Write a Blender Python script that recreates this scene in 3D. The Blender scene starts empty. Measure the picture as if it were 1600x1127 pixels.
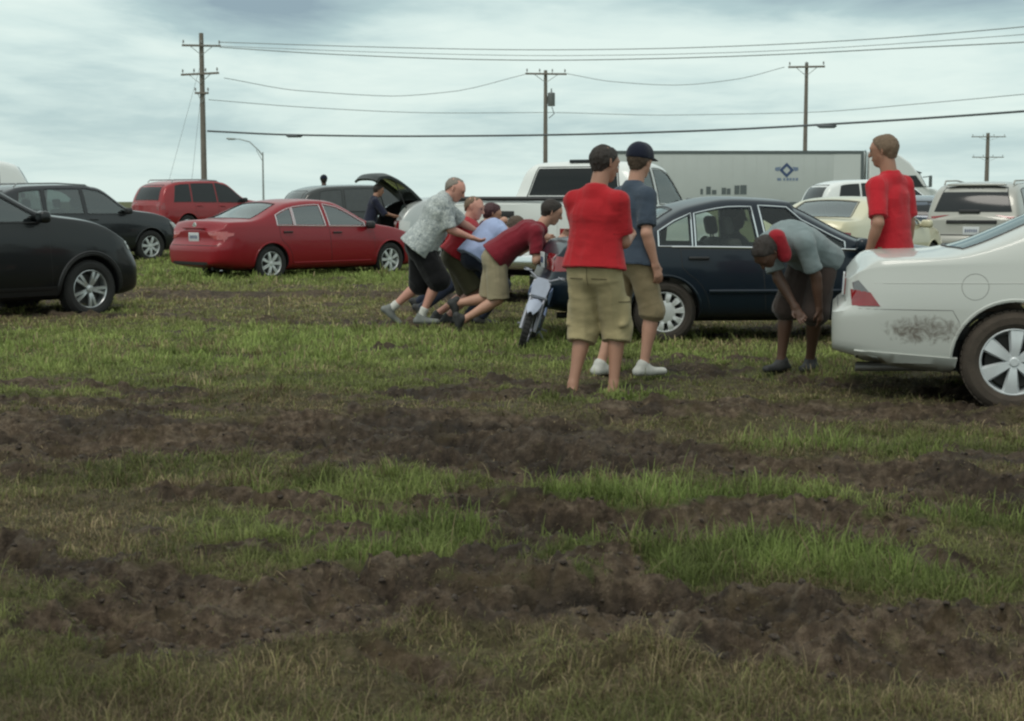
import bpy, bmesh, math, random
import numpy as np
from mathutils import Vector, Matrix
from mathutils.bvhtree import BVHTree
from mathutils.geometry import delaunay_2d_cdt

random.seed(7)
RNG = np.random.default_rng(7)
R = math.radians
scene = bpy.context.scene
COL = scene.collection

# ------------------------------------------------------------------ camera, sky, sun, exposure
FPX = 2400.0                      # focal length in pixels of the 1600 px wide photograph
CAMH = 1.35
TILT = math.atan(248.5 / FPX)
cam_d = bpy.data.cameras.new('camera')
cam_d.sensor_width = 36.0
cam_d.lens = 36.0 * FPX / 1600.0
cam_d.clip_start = 0.1
cam_d.clip_end = 6000.0
cam_d.dof.use_dof = True
cam_d.dof.focus_distance = 14.0
cam_d.dof.aperture_fstop = 9.0
cam = bpy.data.objects.new('camera', cam_d)
COL.objects.link(cam)
cam.location = (0, 0, CAMH)
cam.rotation_euler = (R(90) - TILT, 0, 0)
scene.camera = cam

scene.view_settings.view_transform = 'Standard'
scene.view_settings.look = 'None'
scene.view_settings.exposure = 0.08
scene.view_settings.gamma = 1.0
scene.render.film_transparent = False
try:
    scene.cycles.use_denoising = True
    scene.cycles.filter_width = 2.3
    scene.cycles.max_bounces = 8
    scene.cycles.transparent_max_bounces = 16
except Exception:
    pass

SUN_EL, SUN_AZ = R(58), R(215)     # azimuth measured clockwise from +Y
world = bpy.data.worlds.new('World')
scene.world = world
world.use_nodes = True
wt = world.node_tree
for n in list(wt.nodes):
    wt.nodes.remove(n)


class NT:
    """tiny node-graph helper"""
    def __init__(s, tree):
        s.t = tree

    def n(s, typ, **kw):
        nd = s.t.nodes.new(typ)
        for k, v in kw.items():
            if k.startswith('i_'):
                key = k[2:]
                key = int(key) if key.isdigit() else key.replace('_', ' ')
                nd.inputs[key].default_value = v
            else:
                setattr(nd, k, v)
        return nd

    def l(s, a, b):
        s.t.links.new(a, b)

    def math(s, op, a, b=None, clamp=False):
        nd = s.t.nodes.new('ShaderNodeMath')
        nd.operation = op
        nd.use_clamp = clamp
        for i, v in enumerate((a, b)):
            if v is None:
                continue
            if isinstance(v, (int, float)):
                nd.inputs[i].default_value = v
            else:
                s.l(v, nd.inputs[i])
        return nd.outputs[0]

    def mix(s, f, a, b, blend='MIX'):
        nd = s.t.nodes.new('ShaderNodeMix')
        nd.data_type = 'RGBA'
        nd.blend_type = blend
        for i, v in ((0, f), (6, a), (7, b)):
            if isinstance(v, (int, float)):
                nd.inputs[i].default_value = v
            elif isinstance(v, (tuple, list)):
                nd.inputs[i].default_value = tuple(v) + ((1,) if len(v) == 3 else ())
            else:
                s.l(v, nd.inputs[i])
        return nd.outputs[2]

    def ramp(s, f, stops):
        nd = s.t.nodes.new('ShaderNodeValToRGB')
        cr = nd.color_ramp
        while len(cr.elements) > len(stops):
            cr.elements.remove(cr.elements[-1])
        while len(cr.elements) < len(stops):
            cr.elements.new(0.5)
        for e, (p, c) in zip(cr.elements, stops):
            e.position = p
            e.color = (c, c, c, 1) if isinstance(c, (int, float)) else tuple(c) + (1,)
        s.l(f, nd.inputs[0])
        return nd.outputs[0]

    def noise(s, vec, scale, detail=4, rough=0.55, dist=0.0):
        nd = s.n('ShaderNodeTexNoise')
        nd.inputs['Scale'].default_value = scale
        nd.inputs['Detail'].default_value = detail
        nd.inputs['Roughness'].default_value = rough
        nd.inputs['Distortion'].default_value = dist
        if vec is not None:
            s.l(vec, nd.inputs['Vector'])
        return nd.outputs[0]


def build_world():
    g = NT(wt)
    out = g.n('ShaderNodeOutputWorld')
    bg = g.n('ShaderNodeBackground')
    bg.inputs['Strength'].default_value = 0.1
    sky = g.n('ShaderNodeTexSky')
    sky.sky_type = 'NISHITA'
    sky.sun_disc = False
    sky.sun_elevation = SUN_EL
    sky.sun_rotation = SUN_AZ
    sky.dust_density = 3.0
    tc = g.n('ShaderNodeTexCoord')
    sep = g.n('ShaderNodeSeparateXYZ')
    g.l(tc.outputs['Generated'], sep.inputs[0])
    x, y, z = sep.outputs
    # overcast deck: direction mapped on to a flattened layer so clouds stretch along the horizon
    zz = g.math('ADD', g.math('MAXIMUM', z, 0.0), 0.10)
    u = g.math('DIVIDE', x, zz)
    v = g.math('DIVIDE', y, zz)
    cmb = g.n('ShaderNodeCombineXYZ')
    g.l(u, cmb.inputs[0]); g.l(g.math('MULTIPLY', v, 0.8), cmb.inputs[1]); g.l(g.math('MULTIPLY', z, 6.0), cmb.inputs[2])
    n1 = g.noise(cmb.outputs[0], 0.55, 6, 0.55, 0.6)
    n2 = g.noise(cmb.outputs[0], 1.9, 7, 0.6, 0.4)
    n3 = g.noise(cmb.outputs[0], 5.5, 5, 0.6, 0.3)
    nn = g.math('ADD', g.math('ADD', g.math('MULTIPLY', n1, 0.70), g.math('MULTIPLY', n2, 0.22)), g.math('MULTIPLY', n3, 0.09))
    # heavier cloud bank high over the left and the right of the field
    ay = g.math('MAXIMUM', y, 0.05)
    ta = g.math('DIVIDE', x, ay)
    te = g.math('DIVIDE', z, ay)

    def bank(cx, cz, rx, rz, amt):
        dx = g.math('DIVIDE', g.math('SUBTRACT', ta, cx), rx)
        dz = g.math('DIVIDE', g.math('SUBTRACT', te, cz), rz)
        r2 = g.math('ADD', g.math('MULTIPLY', dx, dx), g.math('MULTIPLY', dz, dz))
        e = g.math('POWER', 2.718, g.math('MULTIPLY', r2, -1.0))
        return g.math('MULTIPLY', e, amt)
    b = g.math('ADD', bank(-0.165, 0.128, 0.085, 0.028, 0.75), bank(0.24, 0.136, 0.15, 0.022, 0.65))
    b = g.math('ADD', b, bank(0.03, 0.050, 0.12, 0.020, 0.20))
    b = g.math('ADD', b, bank(-0.26, 0.045, 0.10, 0.012, 0.16))
    dens = g.math('ADD', g.math('MULTIPLY', g.math('SUBTRACT', nn, 0.44), 1.7), g.math('MULTIPLY', b, g.math('ADD', 0.35, g.math('MULTIPLY', n2, 1.3))), True)
    cloud = g.ramp(dens, [(0.0, (7.6, 8.9, 8.4)), (0.16, (6.6, 8.05, 7.75)), (0.38, (4.5, 6.0, 6.1)), (0.8, (2.8, 3.85, 4.4))])
    # paler towards the horizon
    hz = g.math('SUBTRACT', 1.0, g.math('MULTIPLY', g.math('MAXIMUM', z, 0.0), 14.0), True)
    cloud = g.mix(g.math('MULTIPLY', hz, 0.60), cloud, (6.9, 8.3, 7.85))
    # brighter overhead: the sun behind the overcast
    up = g.math('MULTIPLY', g.math('SUBTRACT', z, 0.15), 1.3, True)
    cloud = g.mix(up, cloud, (7.4, 8.1, 7.9))
    col = g.mix(0.93, sky.outputs[0], cloud)
    g.l(col, bg.inputs[0])
    g.l(bg.outputs[0], out.inputs[0])


build_world()
sd = bpy.data.lights.new('sun', 'SUN')
sd.energy = 1.25
sd.angle = R(25)
sd.color = (1.0, 0.95, 0.86)
sun = bpy.data.objects.new('sun', sd)
COL.objects.link(sun)
sdir = Vector((math.sin(SUN_AZ) * math.cos(SUN_EL), math.cos(SUN_AZ) * math.cos(SUN_EL), math.sin(SUN_EL)))
sun.rotation_euler = sdir.to_track_quat('Z', 'Y').to_euler()
sun.location = (0, -5, 30)

# ------------------------------------------------------------------ photograph measurements -> places on the field
_ct, _st = math.cos(TILT), math.sin(TILT)


def ray(px, py):
    a, b = (px - 800) / FPX, -(py - 563.5) / FPX
    return Vector((a, _ct + b * _st, -_st + b * _ct))


def P(px, py, Y):
    d = ray(px, py)
    return Vector((0, 0, CAMH)) + d * (Y / d.y)


def G(px, py):
    d = ray(px, py)
    return Vector((0, 0, CAMH)) + d * (-CAMH / d.z)


def XP(px, Y):
    """x of an upright thing seen at column px and standing at depth Y"""
    return P(px, 330, Y).x


# ------------------------------------------------------------------ naming
def link(o, parent=None):
    COL.objects.link(o)
    if parent is not None:
        o.parent = parent
    return o


def tag(o, label=None, cat=None, group=None, kind=None):
    for k, v in (('label', label), ('category', cat), ('group', group), ('kind', kind)):
        if v:
            o[k] = v
    return o


def thing(name, label, cat, loc=(0, 0, 0), rz=0.0, group=None):
    o = bpy.data.objects.new(name, None)
    o.empty_display_size = 0.3
    link(o)
    o.location = loc
    o.rotation_euler = (0, 0, rz)
    return tag(o, label, cat, group)


def children(o):
    return [c for c in bpy.data.objects if c.parent == o]


def copy_tree(o, parent=None):
    c = o.copy()
    link(c)
    c.parent = parent
    for ch in children(o):
        copy_tree(ch, c)
    return c


# ------------------------------------------------------------------ noise
def _hash(i, j, k, seed):
    h = (i.astype(np.int64) * 374761393 + j.astype(np.int64) * 668265263 + k.astype(np.int64) * 2147483647 + seed * 974711) & 0xFFFFFFFF
    h = ((h ^ (h >> 13)) * 1274126177) & 0xFFFFFFFF
    h = (h ^ (h >> 16)) & 0xFFFF
    return h.astype(np.float32) / 65535.0


def vnoise(x, y, z=None, seed=0):
    x = np.asarray(x, dtype=np.float64); y = np.asarray(y, dtype=np.float64)
    if z is None:
        z = np.zeros_like(x)
    xi, yi, zi = np.floor(x), np.floor(y), np.floor(z)
    fx, fy, fz = x - xi, y - yi, z - zi
    fx = fx * fx * (3 - 2 * fx); fy = fy * fy * (3 - 2 * fy); fz = fz * fz * (3 - 2 * fz)
    r = 0
    for a in (0, 1):
        for b in (0, 1):
            for c in (0, 1):
                w = (fx if a else 1 - fx) * (fy if b else 1 - fy) * (fz if c else 1 - fz)
                r = r + w * _hash(xi + a, yi + b, zi + c, seed)
    return r


def fbm(x, y, z=None, octv=4, seed=0, gain=0.5):
    s, a, t = 0, 1.0, 0
    for o in range(octv):
        f = 2.03 ** o
        s = s + a * vnoise(x * f + o * 17.3, y * f - o * 9.1, None if z is None else z * f + o * 3.7, seed + o)
        t += a
        a *= gain
    return s / t


# ------------------------------------------------------------------ meshes
def mesh_obj(name, verts, faces, mat=None, parent=None, smooth=True, sharp=None):
    me = bpy.data.meshes.new(name)
    me.from_pydata([tuple(v) for v in verts], [], [tuple(f) for f in faces])
    me.update()
    if smooth and len(me.polygons):
        me.polygons.foreach_set('use_smooth', [True] * len(me.polygons))
        if sharp:
            me.set_sharp_from_angle(angle=R(sharp))
    if mat is not None:
        for m in (mat if isinstance(mat, (list, tuple)) else [mat]):
            me.materials.append(m)
    return link(bpy.data.objects.new(name, me), parent)


def fast_mesh(name, V, Q, mat=None, parent=None, smooth=True):
    """V (n,3) floats, Q (m,k) ints with constant k"""
    me = bpy.data.meshes.new(name)
    V = np.ascontiguousarray(V, dtype=np.float32); Q = np.ascontiguousarray(Q, dtype=np.int32)
    m, k = Q.shape
    me.vertices.add(len(V)); me.vertices.foreach_set('co', V.ravel())
    me.loops.add(m * k); me.loops.foreach_set('vertex_index', Q.ravel())
    me.polygons.add(m); me.polygons.foreach_set('loop_start', np.arange(m, dtype=np.int32) * k)
    me.update(calc_edges=True)
    me.polygons.foreach_set('use_smooth', np.full(m, smooth))
    if mat is not None:
        me.materials.append(mat)
    return link(bpy.data.objects.new(name, me), parent)


class MB:
    """collects boxes, tubes, discs ... and links them as ONE mesh object"""
    def __init__(s):
        s.v, s.f = [], []

    def add(s, V, F):
        o = len(s.v)
        s.v += [Vector(v) for v in V]
        s.f += [tuple(i + o for i in f) for f in F]
        return s

    def box(s, c, size, rot=None, bev=0.0, taper=None):
        bm = bmesh.new()
        bmesh.ops.create_cube(bm, size=1.0)
        for v in bm.verts:
            v.co = Vector((v.co.x * size[0], v.co.y * size[1], v.co.z * size[2]))
            if taper and v.co.z > 0:
                v.co.x *= taper[0]; v.co.y *= taper[1]
        if bev:
            bmesh.ops.bevel(bm, geom=bm.edges[:], offset=bev, segments=3, affect='EDGES', profile=0.5)
        M = rot.to_matrix() if hasattr(rot, 'to_matrix') else (rot if rot is not None else Matrix.Identity(3))
        bm.verts.index_update()
        s.add([M @ v.co + Vector(c) for v in bm.verts], [[v.index for v in f.verts] for f in bm.faces])
        bm.free()
        return s

    def tube(s, pts, r, n=8, cap=True):
        pts = [Vector(p) for p in pts]
        rr = r if isinstance(r, (list, tuple)) else [r] * len(pts)
        V, F = [], []
        prev = None
        for i, p in enumerate(pts):
            d = (pts[min(i + 1, len(pts) - 1)] - pts[max(i - 1, 0)]).normalized()
            if prev is None:
                a = d.orthogonal().normalized()
            else:
                a = (prev - d * prev.dot(d)).normalized()
            prev = a
            b = d.cross(a)
            for k in range(n):
                t = 2 * math.pi * k / n
                V.append(p + a * (math.cos(t) * rr[i]) + b * (math.sin(t) * rr[i]))
        for i in range(len(pts) - 1):
            for k in range(n):
                F.append((i * n + k, i * n + (k + 1) % n, (i + 1) * n + (k + 1) % n, (i + 1) * n + k))
        if cap:
            F.append(tuple(range(n))[::-1])
            F.append(tuple((len(pts) - 1) * n + k for k in range(n)))
        return s.add(V, F)

    def lathe(s, prof, n=32, M=None, close=False):
        """prof: (r, h) pairs turned about the local z axis"""
        V, F = [], []
        for k in range(n):
            t = 2 * math.pi * k / n
            for r, h in prof:
                V.append(Vector((r * math.cos(t), r * math.sin(t), h)))
        m = len(prof)
        for k in range(n):
            k2 = (k + 1) % n
            for j in range(m - 1 + (1 if close else 0)):
                j2 = (j + 1) % m
                F.append((k * m + j, k2 * m + j, k2 * m + j2, k * m + j2))
        if M is not None:
            V = [M @ v for v in V]
        return s.add(V, F)

    def prism(s, poly, h0, h1, M=None):
        """poly of (x, y), extruded between h0 and h1 on z"""
        n = len(poly)
        V = [Vector((p[0], p[1], h0)) for p in poly] + [Vector((p[0], p[1], h1)) for p in poly]
        F = [tuple(range(n))[::-1], tuple(range(n, 2 * n))] + [(i, (i + 1) % n, n + (i + 1) % n, n + i) for i in range(n)]
        if M is not None:
            V = [M @ v for v in V]
        return s.add(V, F)

    def build(s, name, mat, parent=None, smooth=True, sharp=35):
        bm = bmesh.new()
        vs = [bm.verts.new(v) for v in s.v]
        for f in s.f:
            try:
                bm.faces.new([vs[i] for i in f])
            except ValueError:
                pass
        bmesh.ops.recalc_face_normals(bm, faces=bm.faces[:])
        if name == 'cutter' and bm.calc_volume(signed=True) < 0:
            bmesh.ops.reverse_faces(bm, faces=bm.faces[:])
        me = bpy.data.meshes.new(name)
        bm.to_mesh(me); bm.free()
        if smooth:
            me.polygons.foreach_set('use_smooth', [True] * len(me.polygons))
            if sharp:
                me.set_sharp_from_angle(angle=R(sharp))
        if mat is not None:
            me.materials.append(mat)
        return link(bpy.data.objects.new(name, me), parent)


ROTX = Matrix.Rotation(R(90), 4, 'X')       # lathe axis z -> -y

# ------------------------------------------------------------------ materials
_mats = {}


def new_mat(name):
    m = bpy.data.materials.new(name)
    m.use_nodes = True
    t = m.node_tree
    for n in list(t.nodes):
        t.nodes.remove(n)
    g = NT(t)
    out = g.n('ShaderNodeOutputMaterial')
    p = g.n('ShaderNodeBsdfPrincipled')
    g.l(p.outputs[0], out.inputs[0])
    return m, g, p, out


def bump(g, p, h, strength=0.4, dist=0.01):
    b = g.n('ShaderNodeBump')
    b.inputs['Strength'].default_value = strength
    b.inputs['Distance'].default_value = dist
    g.l(h, b.inputs['Height'])
    g.l(b.outputs[0], p.inputs['Normal'])


def plain(name, col, rough=0.6, metal=0.0, var=0.25, vscale=9.0, bumps=0.0, spec=0.5):
    if name in _mats:
        return _mats[name]
    m, g, p, out = new_mat(name)
    tc = g.n('ShaderNodeTexCoord')
    n = g.noise(tc.outputs['Object'], vscale, 5, 0.6)
    lo = tuple(c * (1 - var) for c in col); hi = tuple(min(1, c * (1 + var)) for c in col)
    g.l(g.mix(n, lo, hi), p.inputs['Base Color'])
    p.inputs['Roughness'].default_value = rough
    p.inputs['Metallic'].default_value = metal
    p.inputs['Specular IOR Level'].default_value = spec
    if bumps:
        bump(g, p, g.noise(tc.outputs['Object'], vscale * 6, 4, 0.6), bumps, 0.01)
    _mats[name] = m
    return m


def paint(name, col, metal=0.0, rough=0.35, dirt=0.3, dirtz=0.45, splat=None, coat=0.7, mud=(0.085, 0.062, 0.043)):
    """car paint with a film of dust and mud thrown up from below; splat = (x, z, rx, rz) thicker mud on the flank"""
    if name in _mats:
        return _mats[name]
    m, g, p, out = new_mat(name)
    tc = g.n('ShaderNodeTexCoord')
    sep = g.n('ShaderNodeSeparateXYZ')
    g.l(tc.outputs['Object'], sep.inputs[0])
    x, y, z = sep.outputs
    n1 = g.noise(tc.outputs['Object'], 4.0, 6, 0.65)
    n2 = g.noise(tc.outputs['Object'], 22.0, 5, 0.7)
    low = g.math('DIVIDE', g.math('SUBTRACT', dirtz, z), 0.32, True)
    d = g.math('MULTIPLY', low, g.math('MULTIPLY', g.math('ADD', n1, n2), 0.9))
    d = g.math('MULTIPLY', d, dirt, True)
    if splat:
        sx, sz, rx, rz = splat
        mp = g.n('ShaderNodeMapping')
        mp.inputs['Scale'].default_value = (1.0, 1.0, 1.0)
        g.l(tc.outputs['Object'], mp.inputs[0])
        ns = g.noise(mp.outputs[0], 13.0, 7, 0.72, 1.2)
        dx = g.math('DIVIDE', g.math('SUBTRACT', x, sx), rx)
        dz = g.math('DIVIDE', g.math('SUBTRACT', z, sz), rz)
        r2 = g.math('SUBTRACT', 1.0, g.math('ADD', g.math('MULTIPLY', dx, dx), g.math('MULTIPLY', dz, dz)))
        s = g.math('ADD', g.math('MULTIPLY', r2, 0.28), g.math('SUBTRACT', ns, 0.55))
        s = g.math('MULTIPLY', s, 3.6, True)
        s = g.math('MULTIPLY', s, 0.82)
        d = g.math('MAXIMUM', d, s)
    g.l(g.mix(d, col, mud), p.inputs['Base Color'])
    g.l(g.math('ADD', rough, g.math('MULTIPLY', d, 0.5)), p.inputs['Roughness'])
    p.inputs['Metallic'].default_value = metal
    g.l(g.math('SUBTRACT', coat, g.math('MULTIPLY', d, coat), True), p.inputs['Coat Weight'])
    p.inputs['Coat Roughness'].default_value = 0.07
    p.inputs['Specular IOR Level'].default_value = 0.3
    _mats[name] = m
    return m


def glass(name, tint=(0.5, 0.56, 0.54), refl=(0.8, 0.85, 0.85), extra=0.05):
    if name in _mats:
        return _mats[name]
    m, g, p, out = new_mat(name)
    g.t.nodes.remove(p)
    tr = g.n('ShaderNodeBsdfTransparent'); tr.inputs[0].default_value = tint + (1,)
    gl = g.n('ShaderNodeBsdfGlossy'); gl.inputs[0].default_value = refl + (1,)
    gl.inputs['Roughness'].default_value = 0.03
    fr = g.n('ShaderNodeFresnel'); fr.inputs[0].default_value = 1.5
    f = g.math('ADD', fr.outputs[0], extra, True)
    mx = g.n('ShaderNodeMixShader')
    g.l(f, mx.inputs[0]); g.l(tr.outputs[0], mx.inputs[1]); g.l(gl.outputs[0], mx.inputs[2])
    g.l(mx.outputs[0], out.inputs[0])
    _mats[name] = m
    return m


def lens(name, col, rough=0.12):
    if name in _mats:
        return _mats[name]
    m, g, p, out = new_mat(name)
    tc = g.n('ShaderNodeTexCoord')
    wv = g.n('ShaderNodeTexWave'); wv.inputs['Scale'].default_value = 30.0
    g.l(tc.outputs['Object'], wv.inputs[0])
    g.l(g.mix(wv.outputs[1], tuple(c * 0.75 for c in col), col), p.inputs['Base Color'])
    p.inputs['Roughness'].default_value = rough
    p.inputs['Coat Weight'].default_value = 1.0
    p.inputs['Coat Roughness'].default_value = 0.05
    _mats[name] = m
    return m


RUBBER = plain('tyre_rubber', (0.022, 0.021, 0.020), 0.85, 0, 0.3, 14, 0.3)
MUDRUBBER = plain('muddy_rubber', (0.058, 0.045, 0.034), 0.9, 0, 0.5, 11, 0.5)
ALLOY = plain('wheel_alloy', (0.55, 0.57, 0.57), 0.32, 0.75, 0.2, 12)
SILVERP = plain('silver_wheel_paint', (0.62, 0.64, 0.63), 0.38, 0.3, 0.15, 12)
BLACKP = plain('black_plastic', (0.018, 0.018, 0.019), 0.5, 0, 0.2, 12)
DARKIN = plain('dark_interior', (0.022, 0.021, 0.020), 0.85, 0, 0.3, 6)
GREYIN = plain('grey_cloth_interior', (0.10, 0.095, 0.085), 0.9, 0, 0.2, 9, 0.2)
CHROME = plain('chrome', (0.75, 0.77, 0.77), 0.15, 1.0, 0.05)
DARKGLASS = plain('privacy_glass', (0.020, 0.023, 0.025), 0.12, 0, 0.15, 5, 0, 0.35)
GLASS = glass('car_glass')
GLASSDARK = glass('dark_car_glass', (0.07, 0.08, 0.08), (0.85, 0.9, 0.9), 0.0)
REDLENS = lens('red_lens', (0.26, 0.008, 0.011))
CLEARLENS = lens('clear_lens', (0.6, 0.62, 0.6))
AMBER = lens('amber_lens', (0.6, 0.22, 0.03))
PLATE = plain('plate_white', (0.55, 0.57, 0.58), 0.5, 0, 0.1)
SKIN = plain('skin_light', (0.46, 0.25, 0.175), 0.55, 0, 0.22, 9, 0.10)
SKINTAN = plain('skin_tan', (0.34, 0.175, 0.115), 0.55, 0, 0.22, 9, 0.10)
SKINDARK = plain('skin_dark', (0.10, 0.052, 0.034), 0.5, 0, 0.15, 7, 0.06)
SKINPINK = plain('skin_pink', (0.52, 0.26, 0.20), 0.55, 0, 0.22, 9, 0.10)

# ------------------------------------------------------------------ the field: ruts, mud and grass
def gxy(px, py):
    p = G(px, py)
    return (p.x, p.y)


# (points of the rut's centre line, half width in metres, depth, strength)
RUTS = [
    ([(150, 458), (330, 464), (480, 461), (640, 463), (760, 470)], 0.95, 0.03, 0.85),
    ([(-220, 680), (-40, 684), (100, 692), (250, 692), (350, 694), (480, 684), (620, 684), (720, 700), (820, 720)], 0.78, 0.075, 1.0),
    ([(600, 725), (700, 722), (790, 722)], 0.40, 0.03, 0.9),
    ([(840, 668), (950, 660), (1090, 648), (1180, 645), (1300, 650), (1480, 655), (1700, 668)], 0.42, 0.05, 0.8),
    ([(870, 742), (960, 728), (1060, 722), (1180, 738), (1350, 754), (1600, 772), (1800, 790)], 0.40, 0.08, 1.0),
    ([(265, 778), (330, 785), (430, 794), (540, 800), (640, 806), (740, 792), (830, 796), (900, 812)], 0.17, 0.05, 1.0),
    ([(840, 806), (920, 830), (1040, 838), (1150, 826), (1250, 822), (1320, 842)], 0.36, 0.085, 1.0),
    ([(-120, 862), (40, 890), (120, 905), (230, 918), (330, 940), (450, 962)], 0.20, 0.06, 0.95),
    ([(230, 965), (380, 985), (480, 975), (560, 935), (690, 935), (820, 948), (940, 950), (1060, 985), (1200, 1000)], 0.34, 0.09, 1.0),
    ([(560, 905), (760, 925), (940, 930), (1080, 960), (1240, 975), (1420, 975), (1700, 990)], 0.27, 0.03, 0.75),
    ([(1180, 1010), (1350, 1030), (1500, 1030), (1750, 1040)], 0.25, 0.04, 0.8),
    ([(1380, 800), (1500, 798), (1560, 806)], 0.14, 0.03, 0.8),
    ([(1530, 880), (1680, 900)], 0.22, 0.03, 0.7),
    ([(620, 1040), (800, 1075), (1000, 1060)], 0.14, 0.03, 0.45),
    ([(150, 990), (260, 1010), (380, 1035)], 0.14, 0.02, 0.45),
    ([(1000, 590), (1130, 582), (1300, 600), (1560, 626)], 0.50, 0.03, 0.55),
    ([(-100, 640), (140, 640), (420, 640), (700, 625)], 0.55, 0.02, 0.45),
]
# (centre pixel, rx, ry in metres, height): turned-up heaps of sod beside the ruts
HEAPS = [((1290, 850), 0.24, 0.22, 0.16), ((1240, 830), 0.22, 0.16, 0.10), ((300, 786), 0.10, 0.10, 0.08), ((1070, 1000), 0.20, 0.16, 0.13),
         ((1290, 1005), 0.30, 0.18, 0.08), ((1180, 1000), 0.14, 0.12, 0.09), ((760, 940), 0.25, 0.16, 0.09), ((620, 930), 0.20, 0.14, 0.08), ((880, 920), 0.3, 0.2, 0.07),
         ((1130, 665), 0.35, 0.25, 0.12), ((880, 690), 0.3, 0.3, 0.08), ((240, 682), 0.35, 0.25, 0.10), ((350, 690), 0.3, 0.22, 0.10), ((650, 690), 0.3, 0.3, 0.08),
         ((1050, 725), 0.3, 0.2, 0.10), ((1200, 745), 0.3, 0.2, 0.08), ((820, 800), 0.25, 0.16, 0.07), ((470, 790), 0.2, 0.12, 0.05), ((1440, 800), 0.2, 0.14, 0.06),
         ((1300, 1050), 0.13, 0.07, 0.10), ((1230, 965), 0.16, 0.10, 0.08), ((1420, 965), 0.18, 0.09, 0.08), ((700, 985), 0.16, 0.10, 0.06), ((420, 975), 0.25, 0.14, 0.06), ((1400, 1000), 0.26, 0.14, 0.07), ((1500, 1030), 0.22, 0.14, 0.05), ((100, 900), 0.2, 0.12, 0.05), ((960, 830), 0.2, 0.15, 0.07)]
# brighter, longer grass
LUSH = [((760, 845), 0.85, 0.50, 1.0), ((850, 716), 0.33, 0.32, 0.9), ((1060, 785), 0.8, 0.28, 1.0), ((1070, 890), 0.6, 0.30, 1.0), ((1350, 895), 0.7, 0.35, 0.9),
        ((1310, 705), 0.7, 0.35, 0.7), ((1230, 700), 0.3, 0.25, 0.7), ((520, 765), 0.7, 0.25, 0.6), ((660, 775), 0.3, 0.2, 0.7), ((1540, 815), 0.5, 0.25, 0.9), ((440, 840), 0.6, 0.4, 0.35),
        ((520, 540), 4.2, 2.6, 0.75), ((90, 545), 3.2, 2.6, 0.7), ((1130, 560), 1.6, 1.3, 0.55), ((300, 600), 2.5, 1.0, 0.4), ((420, 432), 9, 3.0, 0.8), ((1580, 700), 0.5, 0.5, 0.4),
        ((930, 618), 0.55, 0.5, 0.75), ((1040, 520), 0.7, 0.5, 0.6), ((1560, 606), 0.6, 0.35, 0.5), ((130, 490), 0.8, 0.7, 0.6), ((1240, 585), 0.5, 0.45, 0.6), ((660, 505), 0.8, 0.7, 0.5), ((990, 582), 0.4, 0.4, 0.6), ((240, 745), 0.5, 0.3, 0.35), ((850, 850), 0.3, 0.2, 0.8)]


def seg_dist(X, Y, pts):
    """distance to a polyline and the position along it"""
    D = np.full(X.shape, 1e9)
    for (ax, ay), (bx, by) in zip(pts[:-1], pts[1:]):
        dx, dy = bx - ax, by - ay
        t = np.clip(((X - ax) * dx + (Y - ay) * dy) / (dx * dx + dy * dy + 1e-9), 0, 1)
        D = np.minimum(D, np.hypot(X - ax - t * dx, Y - ay - t * dy))
    return D


def sstep(a, b, x):
    t = np.clip((x - a) / (b - a), 0, 1)
    return t * t * (3 - 2 * t)


RUT_W = [([gxy(*p) for p in pts], hw, dep, st) for pts, hw, dep, st in RUTS]
HEAP_W = [(gxy(*c), rx, ry, h * 0.8) for c, rx, ry, h in HEAPS]
LUSH_W = [(gxy(*c), rx, ry, a) for c, rx, ry, a in LUSH]


def worley(x, y, seed):
    xi, yi = np.floor(x), np.floor(y)
    F1 = np.full(x.shape, 9.0); F2 = np.full(x.shape, 9.0); C = np.zeros_like(x); TX = np.zeros_like(x)
    zz = np.zeros_like(x)
    for a in (-1, 0, 1):
        for b in (-1, 0, 1):
            cx, cy = xi + a, yi + b
            px = cx + 0.1 + 0.8 * _hash(cx, cy, zz, seed); py = cy + 0.1 + 0.8 * _hash(cx, cy, zz, seed + 1)
            r = _hash(cx, cy, zz, seed + 2)
            d = np.hypot(px - x, py - y)
            tilt = (px - x) * (_hash(cx, cy, zz, seed + 3) - 0.5) + (py - y) * (_hash(cx, cy, zz, seed + 4) - 0.5)
            n = d < F1
            F2 = np.where(n, F1, np.minimum(F2, d))
            C = np.where(n, r, C); TX = np.where(n, tilt, TX)
            F1 = np.where(n, d, F1)
    return F1, F2, C, TX


def rise(Y):
    """the far side of the field climbs a little"""
    return 0.30 * sstep(32.0, 46.0, np.asarray(Y, float))


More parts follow.
